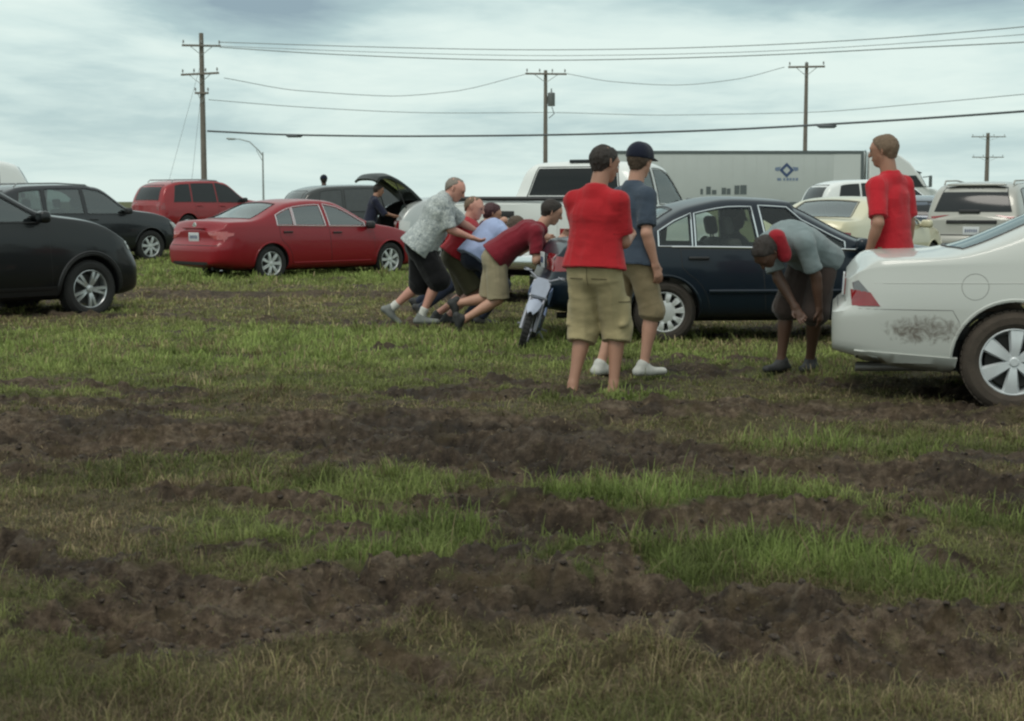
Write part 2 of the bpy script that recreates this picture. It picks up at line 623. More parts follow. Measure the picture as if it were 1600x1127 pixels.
def field(X, Y):
    """height, mud 0..1 and lushness 0..1 of the field at world points"""
    X = np.asarray(X, float); Y = np.asarray(Y, float)
    jx = X + 0.42 * (fbm(X * 2.1, Y * 2.1, octv=3, seed=11) - 0.5) + 0.20 * (fbm(X * 8, Y * 8, octv=3, seed=12) - 0.5)
    jy = Y + 0.46 * (fbm(X * 2.1, Y * 2.1, octv=3, seed=21) - 0.5) + 0.20 * (fbm(X * 8, Y * 8, octv=3, seed=22) - 0.5)
    mud = np.zeros_like(X); dep = np.zeros_like(X); rim = np.zeros_like(X); groove = np.zeros_like(X)
    for pts, hw, d, st in RUT_W:
        xs = [p[0] for p in pts]; ys = [p[1] for p in pts]
        sel = (X > min(xs) - hw * 3) & (X < max(xs) + hw * 3) & (Y > min(ys) - hw * 3) & (Y < max(ys) + hw * 3)
        if not sel.any():
            continue
        D = seg_dist(jx[sel], jy[sel], pts) / hw
        m = (1 - sstep(0.75, 1.2, D)) * st
        mud[sel] = np.maximum(mud[sel], m)
        dep[sel] = np.maximum(dep[sel], d * (1 - sstep(0.1, 0.95, D)))
        # the wheel groove itself: narrow, steep-sided, wandering inside the churned band
        gx = jx[sel] + 0.16 * (fbm(X[sel] * 3.1, Y[sel] * 3.1, octv=2, seed=171) - 0.5)
        gD = np.abs(seg_dist(gx, jy[sel], pts) - (0.30 * hw if hw > 0.5 else 0.0)) / max(0.09, 0.20 * hw)
        gv = (1 - sstep(0.55, 1.0, gD)) * sstep(0.38, 0.52, fbm(X[sel] * 0.9, Y[sel] * 0.9, octv=2, seed=181)) * (st > 0.7)
        groove[sel] = np.maximum(groove[sel], gv)
        rim[sel] = np.maximum(rim[sel], d * 0.55 * np.exp(-((D - 1.12) / 0.25) ** 2))
    hp = np.zeros_like(X)
    for (cx, cy), rx, ry, h in HEAP_W:
        r2 = ((jx - cx) / rx) ** 2 + ((jy - cy) / ry) ** 2
        e = np.exp(-r2 * 1.2)
        hp += h * e
        mud = np.maximum(mud, np.clip(e * 1.5 - 0.35, 0, 1))
    # bare scrapes everywhere on the field
    sc = fbm(X * 0.9, Y * 1.5, octv=4, seed=31)
    mud = np.maximum(mud, 0.75 * sstep(0.60, 0.72, sc) * (Y < 40))
    # sods and tufts left standing in the mud, mud smeared over the grass
    pn = fbm(X * 2.6, Y * 4.2, octv=5, seed=35, gain=0.6)
    mud = np.clip(sstep(0.18, 0.82, mud + (pn - 0.5) * 1.75 * (1 - 0.30 * (mud > 0.9))), 0, 1)
    lush = np.zeros_like(X)
    for (cx, cy), rx, ry, a in LUSH_W:
        r2 = ((jx - cx) / rx) ** 2 + ((jy - cy) / ry) ** 2
        lush = np.maximum(lush, a * np.exp(-r2 * r2 * 0.9))
    lush = np.maximum(lush, 0.6 * sstep(26, 32, Y))
    lush = lush * (0.55 + 0.9 * fbm(X * 1.7, Y * 1.7, octv=3, seed=41)) * (1 - mud * 0.8)
    near = 1 - sstep(18, 45, Y)
    cl = fbm(X * 5.0, Y * 5.0, octv=4, seed=51)
    bil = 1 - np.abs(2 * fbm(X * 9.0, Y * 9.0, octv=4, seed=61) - 1)
    fine = 1 - np.abs(2 * fbm(X * 26.0, Y * 26.0, octv=3, seed=71) - 1)
    und = 0.05 * (fbm(X * 0.35, Y * 0.35, octv=2, seed=81) - 0.5) * near
    wx, wy = X + 0.10 * (cl - 0.5) + 0.05 * (fine - 0.5), Y + 0.10 * (bil - 0.5)
    a1, a2, ac, at_ = worley(wx * 3.0, wy * 5.4, 131)
    b1, b2, bc, bt = worley(wx * 8.0 + 3.3, wy * 12.0, 141)
    chunk = 0.070 * (ac - 0.45) * sstep(0.0, 0.45, a2 - a1) + 0.06 * at_ + 0.036 * (bc - 0.4) * sstep(0.0, 0.35, b2 - b1) + 0.05 * bt
    h = und + 0.045 * (cl - 0.5) * near + 0.028 * (bil - 0.7) * near
    h = h - dep + rim + hp - 0.070 * groove * near
    pits = sstep(0.60, 0.72, fbm(X * 3.4, Y * 6.0, octv=3, seed=191)) * mud * near
    h = h - 0.06 * pits
    field.dark = np.clip(np.maximum(groove, pits * 0.8), 0, 1)  # mask for shade painted into the soil colour of grooves and pits
    h = h + 0.85 * mud * near * (0.090 * (cl - 0.5) + 0.045 * (bil - 0.72) + 0.034 * (fine - 0.7) + chunk * (0.45 + 0.55 * sstep(0.35, 0.6, fbm(X * 0.8, Y * 0.8, octv=2, seed=151))))
    h = h + rise(Y)
    return h, mud, np.clip(lush, 0, 1)


def ground_material():
    m, g, p, out = new_mat('muddy_field')
    tc = g.n('ShaderNodeTexCoord')
    a = g.n('ShaderNodeAttribute'); a.attribute_name = 'soil'
    sep = g.n('ShaderNodeSeparateColor'); g.l(a.outputs['Color'], sep.inputs[0])
    mud, lush, wet_shade = sep.outputs
    o = tc.outputs['Object']
    n1 = g.noise(o, 3.0, 6, 0.65); n2 = g.noise(o, 17.0, 6, 0.7); n3 = g.noise(o, 70.0, 4, 0.7)
    soil = g.ramp(n2, [(0.30, (0.032, 0.0225, 0.0155)), (0.48, (0.074, 0.053, 0.036)), (0.62, (0.140, 0.104, 0.072)), (0.78, (0.23, 0.178, 0.126))])
    mp = g.n('ShaderNodeMapping'); mp.inputs['Scale'].default_value = (0.45, 1.0, 1.0)
    g.l(o, mp.inputs[0])
    big = g.noise(mp.outputs[0], 2.3, 5, 0.62, 0.4); mid = g.noise(mp.outputs[0], 7.5, 5, 0.65, 0.5)
    soil = g.mix(g.ramp(big, [(0.48, 0.0), (0.64, 0.80)]), soil, g.ramp(n2, [(0.3, (0.016, 0.012, 0.009)), (0.7, (0.040, 0.030, 0.022))]))
    soil = g.mix(g.ramp(mid, [(0.54, 0.0), (0.66, 0.7)]), soil, g.ramp(n3, [(0.3, (0.080, 0.062, 0.044)), (0.7, (0.19, 0.152, 0.108))]))
    soil = g.mix(g.ramp(n1, [(0.52, 0.0), (0.64, 0.55)]), soil, (0.070, 0.052, 0.026))
    soil = g.mix(g.math('MULTIPLY', wet_shade, 0.75), soil, (0.017, 0.0125, 0.0095))  # dark colour: random damp patches plus painted shade in grooves and pits
    turf = g.ramp(n2, [(0.28, (0.034, 0.026, 0.016)), (0.5, (0.076, 0.064, 0.034)), (0.7, (0.145, 0.118, 0.066))])
    turf = g.mix(g.math('MULTIPLY', lush, 0.8), turf, (0.080, 0.105, 0.032))
    f = g.math('ADD', mud, g.math('MULTIPLY', g.math('SUBTRACT', n2, 0.5), 0.9))
    f = g.ramp(f, [(0.28, 0.0), (0.62, 1.0)])
    g.l(g.mix(f, turf, soil), p.inputs['Base Color'])
    g.l(g.math('SUBTRACT', 0.95, g.math('MULTIPLY', wet_shade, 0.30)), p.inputs['Roughness'])
    p.inputs['Specular IOR Level'].default_value = 0.2
    hgt = g.math('ADD', n2, g.math('MULTIPLY', n3, 0.45))
    bump(g, p, hgt, 0.9, 0.03)
    return m


def build_ground():
    ys = [-300, -60, -12, -3, 0.0, 1.2, 2.2]
    y = 2.9
    while y < 13:
        ys.append(y); y *= 1.0042
    while y < 45:
        ys.append(y); y *= 1.0075
    while y < 4500:
        ys.append(y); y *= 1.12
    ys = np.array(ys)
    u = np.concatenate([[-60, -20, -8, -4, -2.5, -1.8, -1.4, -1.2], np.linspace(-1.08, 1.08, 640), [1.2, 1.4, 1.8, 2.5, 4, 8, 20, 60]])
    hw = 0.37 * np.clip(ys, 2.9, 60) + 0.75 + np.clip(ys - 60, 0, None) * 0.6
    X = hw[:, None] * u[None, :]
    Y = np.repeat(ys[:, None], len(u), 1)
    H, mud, lush = field(X, Y)
    H = np.where(Y > 60, 0.30, np.where(Y > 2.0, H, 0))
    H = np.where(np.abs(u)[None, :] > 1.15, H * 0.3, H)
    V = np.stack([X, Y, H], -1).reshape(-1, 3)
    nr, nc = X.shape
    idx = np.arange(nr * nc).reshape(nr, nc)
    Q = np.stack([idx[:-1, :-1], idx[:-1, 1:], idx[1:, 1:], idx[1:, :-1]], -1).reshape(-1, 4)
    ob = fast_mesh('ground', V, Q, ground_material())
    tag(ob, kind='structure')
    wet_shade = np.maximum(sstep(0.55, 0.68, fbm(X * 1.3, Y * 1.3, octv=3, seed=91)) * 0.6, field.dark) * mud  # noise gives damp patches; the groove and pit part is painted shade
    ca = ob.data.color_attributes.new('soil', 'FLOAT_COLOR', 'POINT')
    C = np.stack([mud, lush, wet_shade, np.ones_like(mud)], -1).reshape(-1).astype(np.float32)
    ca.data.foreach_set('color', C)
    return ob


def grass_material():
    m, g, p, out = new_mat('grass_blades')
    a = g.n('ShaderNodeAttribute'); a.attribute_name = 'tone'
    g.l(a.outputs['Color'], p.inputs['Base Color'])
    p.inputs['Roughness'].default_value = 0.75
    p.inputs['Specular IOR Level'].default_value = 0.25
    tr = g.n('ShaderNodeBsdfTranslucent')
    g.l(a.outputs['Color'], tr.inputs[0])
    mx = g.n('ShaderNodeMixShader'); mx.inputs[0].default_value = 0.42
    g.l(p.outputs[0], mx.inputs[1]); g.l(tr.outputs[0], mx.inputs[2])
    g.l(mx.outputs[0], out.inputs[0])
    return m


def build_grass(n_try=760000):
    rng = np.random.default_rng(3)
    # roots spread over the fan in front of the camera, thinning with distance
    t = rng.random(n_try)
    Y = 2.95 * np.exp(t ** 0.92 * math.log(42 / 2.95))
    X = (rng.random(n_try) * 2 - 1) * (0.36 * Y + 0.55)
    ow = n_try - n_try // 9                # a thinner stand beyond the edges of the view
    X[ow:] *= 1.75
    # a third of the blades gather in tufts
    nt_ = 14000
    q = rng.random(nt_)
    ty = 2.95 * np.exp(q ** 0.92 * math.log(42 / 2.95)); tx = (rng.random(nt_) * 2 - 1) * (0.36 * ty + 0.55)
    ntb = n_try // 3
    ti = rng.integers(0, nt_, ntb)
    ta, td = rng.random(ntb) * 6.283, 0.055 * np.sqrt(rng.random(ntb))
    X[:ntb] = tx[ti] + np.cos(ta) * td; Y[:ntb] = ty[ti] + np.sin(ta) * td
    tuft = np.zeros(n_try); tuft[:ntb] = 0.5 + 0.9 * rng.random(nt_)[ti]
    tang = np.zeros(n_try); tang[:ntb] = ta
    H, mud, lush = field(X, Y)
    pat = fbm(X * 3.2, Y * 3.2, octv=4, seed=101)
    keep = rng.random(n_try) < np.clip(0.07 + 1.0 * (1 - mud) ** 1.7 * (0.42 + 0.8 * sstep(0.35, 0.6, pat)) + 0.3 * lush + 0.04 * tuft, 0.26, 1)
    X, Y, H, mud, lush, pat, tuft, tang = (a[keep] for a in (X, Y, H, mud, lush, pat, tuft, tang))
    n = len(X)
    r = rng.random
    clump = fbm(X * 6.5, Y * 6.5, octv=2, seed=111)
    hgt = (0.020 + 0.042 * clump + 0.045 * lush + 0.035 * sstep(10, 24, Y)) * (0.45 + 1.0 * r(n)) * (1 - 0.35 * mud)
    hgt = np.where(Y > 10.5, hgt * 0.80, hgt)
    c_far = 1.0 + 0.48 * sstep(9.0, 15.0, Y)
    hgt *= (1 + 0.95 * (1 - sstep(3.2, 5.2, Y)) * 0.65 * sstep(0.35, 0.62, fbm(X * 2.0, Y * 2.4, octv=3, seed=201))) * (0.85 + 0.60 * tuft * (1 - 0.4 * mud))
    long_ = r(n) < 0.035
    hgt = np.where(long_, hgt * 1.8, hgt) * np.where(mud > 0.6, 0.75, 1.0)
    wid = np.maximum(0.0022, 0.00058 * Y) * (0.7 + 0.7 * r(n)) * (1 + 0.4 * lush)
    ang = np.where(tuft > 0, tang + 0.5 * (r(n) - 0.5), r(n) * 2 * np.pi)
    face = ang + np.pi / 2 + (r(n) - 0.5)
    lean = (0.35 + 1.1 * r(n) ** 1.5 + 0.8 * (1 - lush) * r(n))
    flat = r(n) < (0.10 + 0.70 * mud)
    lean = np.where(flat, lean + 0.9, lean)
    dx, dy = np.cos(ang), np.sin(ang)
    wx, wy = np.cos(face) * wid, np.sin(face) * wid
    base = np.stack([X, Y, H - 0.006], -1)
    V = np.zeros((n, 7, 3), np.float32)
    lv = [0.0, 0.4, 0.75, 1.0]
    for i, s in enumerate(lv):
        a = lean * s
        horiz = hgt * s * np.sin(np.minimum(a, 1.9)) * 0.75
        up = hgt * s * np.maximum(np.cos(np.minimum(a, 1.75)), 0.06 - 0.1 * s)
        c = base + np.stack([dx * horiz, dy * horiz, up], -1)
        w = (1 - s * 0.55)
        if i < 3:
            V[:, 2 * i] = c - np.stack([wx * w, wy * w, 0 * wx], -1) * 0.5
            V[:, 2 * i + 1] = c + np.stack([wx * w, wy * w, 0 * wx], -1) * 0.5
        else:
            V[:, 6] = c
    o = (np.arange(n) * 7)[:, None]
    T = np.array([[0, 1, 3], [0, 3, 2], [2, 3, 5], [2, 5, 4], [4, 5, 6]])
    F = (o[:, :, None] + T[None]).reshape(-1, 3)
    ob = fast_mesh('grass', V.reshape(-1, 3), F, grass_material())
    # green, olive and dead straw blades
    k = r(n)
    dry = np.clip(0.52 + 1.25 * (fbm(X * 1.4, Y * 1.4, octv=4, seed=121) - 0.5) * 2 + 0.5 * mud - 0.85 * lush, 0.06, 0.95)
    dry = np.where(Y > 10.5, dry * 0.75, dry)
    green = np.array([0.170, 0.178, 0.066]); lushc = np.array([0.185, 0.235, 0.070])
    straw = np.array([0.300, 0.240, 0.140]); brown = np.array([0.140, 0.100, 0.066]); olive = np.array([0.185, 0.168, 0.075])
    c = green[None] * (1 - lush[:, None]) + lushc[None] * lush[:, None]
    isd = k < dry
    kk = r(n)
    alt = np.where((kk < 0.30)[:, None], straw[None], np.where((kk < 0.65)[:, None], olive[None], brown[None]))
    c = np.where(isd[:, None], alt, c)
    c = c * (0.55 + 0.85 * r(n))[:, None] * (0.35 + 1.3 * fbm(X * 3.0, Y * 4.0, octv=4, seed=161))[:, None]
    c = c * c_far[:, None] * (1 - 0.25 * mud)[:, None]
    C = np.ones((n, 7, 4), np.float32)
    C[:, :, :3] = c[:, None, :]
    ca = ob.data.color_attributes.new('tone', 'FLOAT_COLOR', 'POINT')
    ca.data.foreach_set('color', C.reshape(-1))
    tag(ob, 'short trampled grass and dead straw growing between the muddy ruts', None, None, 'stuff')
    return ob


def build_clods(n=2600):
    """loose crumbs and clods of earth lying along the ruts: too many to count"""
    rng = np.random.default_rng(5)
    m0 = 60000
    Y = 3.0 * np.exp(rng.random(m0) * math.log(14 / 3.0)); X = (rng.random(m0) * 2 - 1) * (0.36 * Y + 0.4)
    H, mud, lush = field(X, Y)
    sel = np.nonzero(rng.random(m0) < mud ** 2 * 0.6)[0][:n]
    bm = bmesh.new(); bmesh.ops.create_icosphere(bm, subdivisions=2, radius=1.0)
    v0 = np.array([v.co[:] for v in bm.verts]); f0 = np.array([[v.index for v in f.verts] for f in bm.faces]); bm.free()
    Vs, Fs = [], []
    for q, i in enumerate(sel):
        s = 0.003 + 0.009 * rng.random() ** 2.0
        ph = rng.random(3) * 50
        d = 0.25 + 1.5 * vnoise(v0[:, 0] * 1.9 + ph[0], v0[:, 1] * 1.9 + ph[1], v0[:, 2] * 1.9 + ph[2], 7)
        v = v0 * d[:, None] * s * np.array([1.2, 1.0, 0.75])
        a = rng.random() * 6.28
        c_, s_ = math.cos(a), math.sin(a)
        v = np.stack([v[:, 0] * c_ - v[:, 1] * s_, v[:, 0] * s_ + v[:, 1] * c_, v[:, 2]], -1) + np.array([X[i], Y[i], H[i] + s * 0.3])
        Vs.append(v); Fs.append(f0 + q * len(v0))
    ob = fast_mesh('mud_clods', np.concatenate(Vs), np.concatenate(Fs), plain('clod_earth', (0.055, 0.041, 0.031), 0.9, 0, 0.6, 30, 0.6))
    tag(ob, 'crumbled dark clods of damp earth scattered along the ruts', None, None, 'stuff')


build_ground()
build_grass()
build_clods()

# ------------------------------------------------------------------ people: smooth bodies from a distance field
def V3(*a):
    return np.array(a, float)


def unit(v):
    v = np.asarray(v, float)
    return v / (np.linalg.norm(v) + 1e-12)


class Field:
    """union of tapered, smoothly blended limbs, meshed as one continuous surface"""
    def __init__(s, h=0.01):
        s.p, s.cuts, s.h = [], [], h

    def limb(s, a, b, ra, rb, wide=None, sc=1.0, k=0.025, flat0=False, flat1=False, bulge=0.0):
        s.p.append((np.asarray(a, float), np.asarray(b, float), ra, rb, None if wide is None else unit(wide), sc, k, flat0, flat1, bulge))
        return s

    def cut(s, point, normal):
        """removes what lies beyond the plane"""
        s.cuts.append((np.asarray(point, float), unit(normal)))
        return s

    def mesh(s):
        h = s.h
        lo = np.min([np.minimum(q[0], q[1]) - max(q[2], q[3]) * max(1, q[5]) - 0.03 - q[9] for q in s.p], 0)
        hi = np.max([np.maximum(q[0], q[1]) + max(q[2], q[3]) * max(1, q[5]) + 0.03 + q[9] for q in s.p], 0)
        dim = np.ceil((hi - lo) / h).astype(int) + 2
        F = np.full(dim, 1.0, np.float32)
        for a, b, ra, rb, w, sc, k, f0, f1, bl in s.p:
            m = max(ra, rb) * max(1, sc) + k + bl + 2 * h
            i0 = np.maximum(((np.minimum(a, b) - m - lo) / h).astype(int), 0)
            i1 = np.minimum(((np.maximum(a, b) + m - lo) / h).astype(int) + 2, dim)
            gx, gy, gz = [lo[i] + np.arange(i0[i], i1[i]) * h for i in range(3)]
            px = gx[:, None, None] - a[0]; py = gy[None, :, None] - a[1]; pz = gz[None, None, :] - a[2]
            ab = b - a
            L2 = ab @ ab + 1e-12
            tt = (px * ab[0] + py * ab[1] + pz * ab[2]) / L2
            t = np.clip(tt, 0, 1)
            qx, qy, qz = px - t * ab[0], py - t * ab[1], pz - t * ab[2]
            d2 = qx * qx + qy * qy + qz * qz
            if w is not None and sc != 1.0:
                c = qx * w[0] + qy * w[1] + qz * w[2]
                d2 = d2 - c * c * (1 - 1 / sc ** 2)
            rad = ra + t * (rb - ra)
            if bl:
                rad = rad + bl * np.exp(-((t - 0.32) / 0.25) ** 2)
            d = np.sqrt(np.maximum(d2, 1e-12)) - rad
            Ln = math.sqrt(L2)
            if f0:
                d = np.maximum(d, -tt * Ln)
            if f1:
                d = np.maximum(d, (tt - 1) * Ln)
            sub = F[i0[0]:i1[0], i0[1]:i1[1], i0[2]:i1[2]]
            if k > 0:
                hh = np.clip(0.5 + 0.5 * (sub - d) / k, 0, 1)
                sub[...] = sub * (1 - hh) + d * hh - k * hh * (1 - hh)
            else:
                sub[...] = np.minimum(sub, d)
        if s.cuts:
            gx, gy, gz = [lo[i] + np.arange(dim[i]) * h for i in range(3)]
            for p, n in s.cuts:
                d = (gx[:, None, None] - p[0]) * n[0] + (gy[None, :, None] - p[1]) * n[1] + (gz[None, None, :] - p[2]) * n[2]
                F = np.maximum(F, d)
        return surface_nets(F, lo, h)


_EDG = [(0, 1), (0, 2), (0, 4), (1, 3), (1, 5), (2, 3), (2, 6), (3, 7), (4, 5), (4, 6), (5, 7), (6, 7)]
_COR = np.array([[(c >> 0) & 1, (c >> 1) & 1, (c >> 2) & 1] for c in range(8)])


def surface_nets(F, lo, h):
    F = np.asarray(F)
    ins = F < 0
    nx, ny, nz = F.shape
    cnt = np.zeros((nx - 1, ny - 1, nz - 1), np.int8)
    for c in _COR:
        cnt += ins[c[0]:nx - 1 + c[0], c[1]:ny - 1 + c[1], c[2]:nz - 1 + c[2]]
    act = (cnt > 0) & (cnt < 8)
    ijk = np.argwhere(act)
    vid = np.full(act.shape, -1, np.int64)
    vid[act] = np.arange(len(ijk))
    val = np.stack([F[ijk[:, 0] + c[0], ijk[:, 1] + c[1], ijk[:, 2] + c[2]] for c in _COR], 1)
    acc = np.zeros((len(ijk), 3)); num = np.zeros(len(ijk))
    for a, b in _EDG:
        va, vb = val[:, a], val[:, b]
        m = (va < 0) != (vb < 0)
        t = np.where(m, va / np.where(m, va - vb, 1), 0)
        acc += np.where(m[:, None], _COR[a] + t[:, None] * (_COR[b] - _COR[a]), 0)
        num += m
    V = lo + (ijk + acc / np.maximum(num, 1)[:, None]) * h
    quads = []
    for ax in range(3):
        o1, o2 = (ax + 1) % 3, (ax + 2) % 3
        sl0 = [slice(None)] * 3; sl1 = [slice(None)] * 3
        sl0[ax] = slice(0, -1); sl1[ax] = slice(1, None)
        A, B = ins[tuple(sl0)], ins[tuple(sl1)]
        e = np.argwhere(A != B)
        e = e[(e[:, o1] > 0) & (e[:, o2] > 0) & (e[:, o1] < F.shape[o1] - 1) & (e[:, o2] < F.shape[o2] - 1)]
        if not len(e):
            continue
        q = []
        for d1, d2 in ((-1, -1), (0, -1), (0, 0), (-1, 0)):
            k = e.copy(); k[:, o1] += d1; k[:, o2] += d2
            q.append(vid[k[:, 0], k[:, 1], k[:, 2]])
        q = np.stack(q, 1)
        flip = ~A[e[:, 0], e[:, 1], e[:, 2]]
        q[flip] = q[flip][:, ::-1]
        quads.append(q)
    Q = np.concatenate(quads)
    Q = Q[(Q >= 0).all(1)]
    return V, Q


def vnormals(V, Q):
    n = np.cross(V[Q[:, 2]] - V[Q[:, 0]], V[Q[:, 3]] - V[Q[:, 1]])
    N = np.zeros_like(V)
    for i in range(4):
        np.add.at(N, Q[:, i], n)
    return N / (np.linalg.norm(N, axis=1, keepdims=True) + 1e-12)


def smooth_mesh(V, Q, it=2):
    for _ in range(it):
        S = np.zeros_like(V); c = np.zeros(len(V))
        for a, b in ((0, 1), (1, 2), (2, 3), (3, 0)):
            np.add.at(S, Q[:, a], V[Q[:, b]]); np.add.at(c, Q[:, a], 1)
            np.add.at(S, Q[:, b], V[Q[:, a]]); np.add.at(c, Q[:, b], 1)
        V = V * 0.5 + 0.5 * S / np.maximum(c, 1)[:, None]
    return V


def wrinkle(V, Q, amp, seed=0, axis=(0, 0, 1), fr=11.0):
    """cloth folds: soft ridges running across the given axis plus small creases"""
    N = vnormals(V, Q)
    a = unit(axis)
    c = V @ a
    W = V + 0.05 * np.stack([fbm(V[:, 0] * 5, V[:, 1] * 5, V[:, 2] * 5, 2, seed + k) - 0.5 for k in (1, 2, 3)], 1)
    P_ = W * fr * 0.50 + a[None] * (c * fr * 0.7)[:, None]            # creases across
    D_ = W * fr * 1.05 - a[None] * (c * fr * 0.78)[:, None]           # folds hanging along
    r = 1 - np.abs(2 * fbm(P_[:, 0], P_[:, 1], P_[:, 2], 2, seed + 5) - 1)
    q = 1 - np.abs(2 * fbm(D_[:, 0], D_[:, 1], D_[:, 2], 2, seed + 15) - 1)
    b = fbm(W[:, 0] * 3.5, W[:, 1] * 3.5, W[:, 2] * 3.5, 2, seed + 9) - 0.5
    return V + N * (amp * (0.8 * (r - 0.75) + 1.7 * (q - 0.72) + 1.0 * b))[:, None]


def ik(a, t, l1, l2, pole):
    n = t - a
    d = np.linalg.norm(n)
    n = n / (d + 1e-9)
    d = min(max(d, abs(l1 - l2) + 0.01), l1 + l2 - 0.004)
    t = a + n * d
    x = (l1 * l1 - l2 * l2 + d * d) / (2 * d)
    hgt = math.sqrt(max(l1 * l1 - x * x, 0))
    p = np.asarray(pole, float) - n * (np.asarray(pole, float) @ n)
    return a + n * x + unit(p) * hgt, t


def cloth(name, col, kind='plain', col2=None, rough=0.92):
    if name in _mats:
        return _mats[name]
    m, g, p, out = new_mat(name)
    tc = g.n('ShaderNodeTexCoord')
    o = tc.outputs['Object']
    n = g.noise(o, 6.0, 5, 0.6)
    c = g.mix(n, tuple(v * 0.82 for v in col), tuple(v * 1.15 for v in col))
    if kind == 'leafprint':
        n2 = g.noise(o, 26.0, 3, 0.55, 1.5)
        c = g.mix(g.ramp(n2, [(0.42, 0.0), (0.50, 0.8), (0.56, 0.25), (0.62, 1.0)]), c, col2)
    g.l(c, p.inputs['Base Color'])
    p.inputs['Roughness'].default_value = rough
    p.inputs['Specular IOR Level'].default_value = 0.2
    p.inputs['Sheen Weight'].default_value = 0.15
    bump(g, p, g.math('ADD', g.noise(o, 32.0, 5, 0.6), g.math('MULTIPLY', g.noise(o, 320.0, 2, 0.5), 0.3)), 0.35, 0.012)
    _mats[name] = m
    return m


HAIRD = plain('hair_dark', (0.022, 0.015, 0.011), 0.6, 0, 0.5, 40, 0.6)
HAIRB = plain('hair_brown', (0.075, 0.048, 0.030), 0.6, 0, 0.5, 40, 0.6)
HAIRG = plain('hair_grey', (0.22, 0.19, 0.16), 0.65, 0, 0.4, 40, 0.6)
HAIRS = plain('hair_sandy', (0.16, 0.105, 0.065), 0.65, 0, 0.4, 40, 0.6)
EYE = plain('eye_dark', (0.03, 0.02, 0.02), 0.2, 0, 0.2)


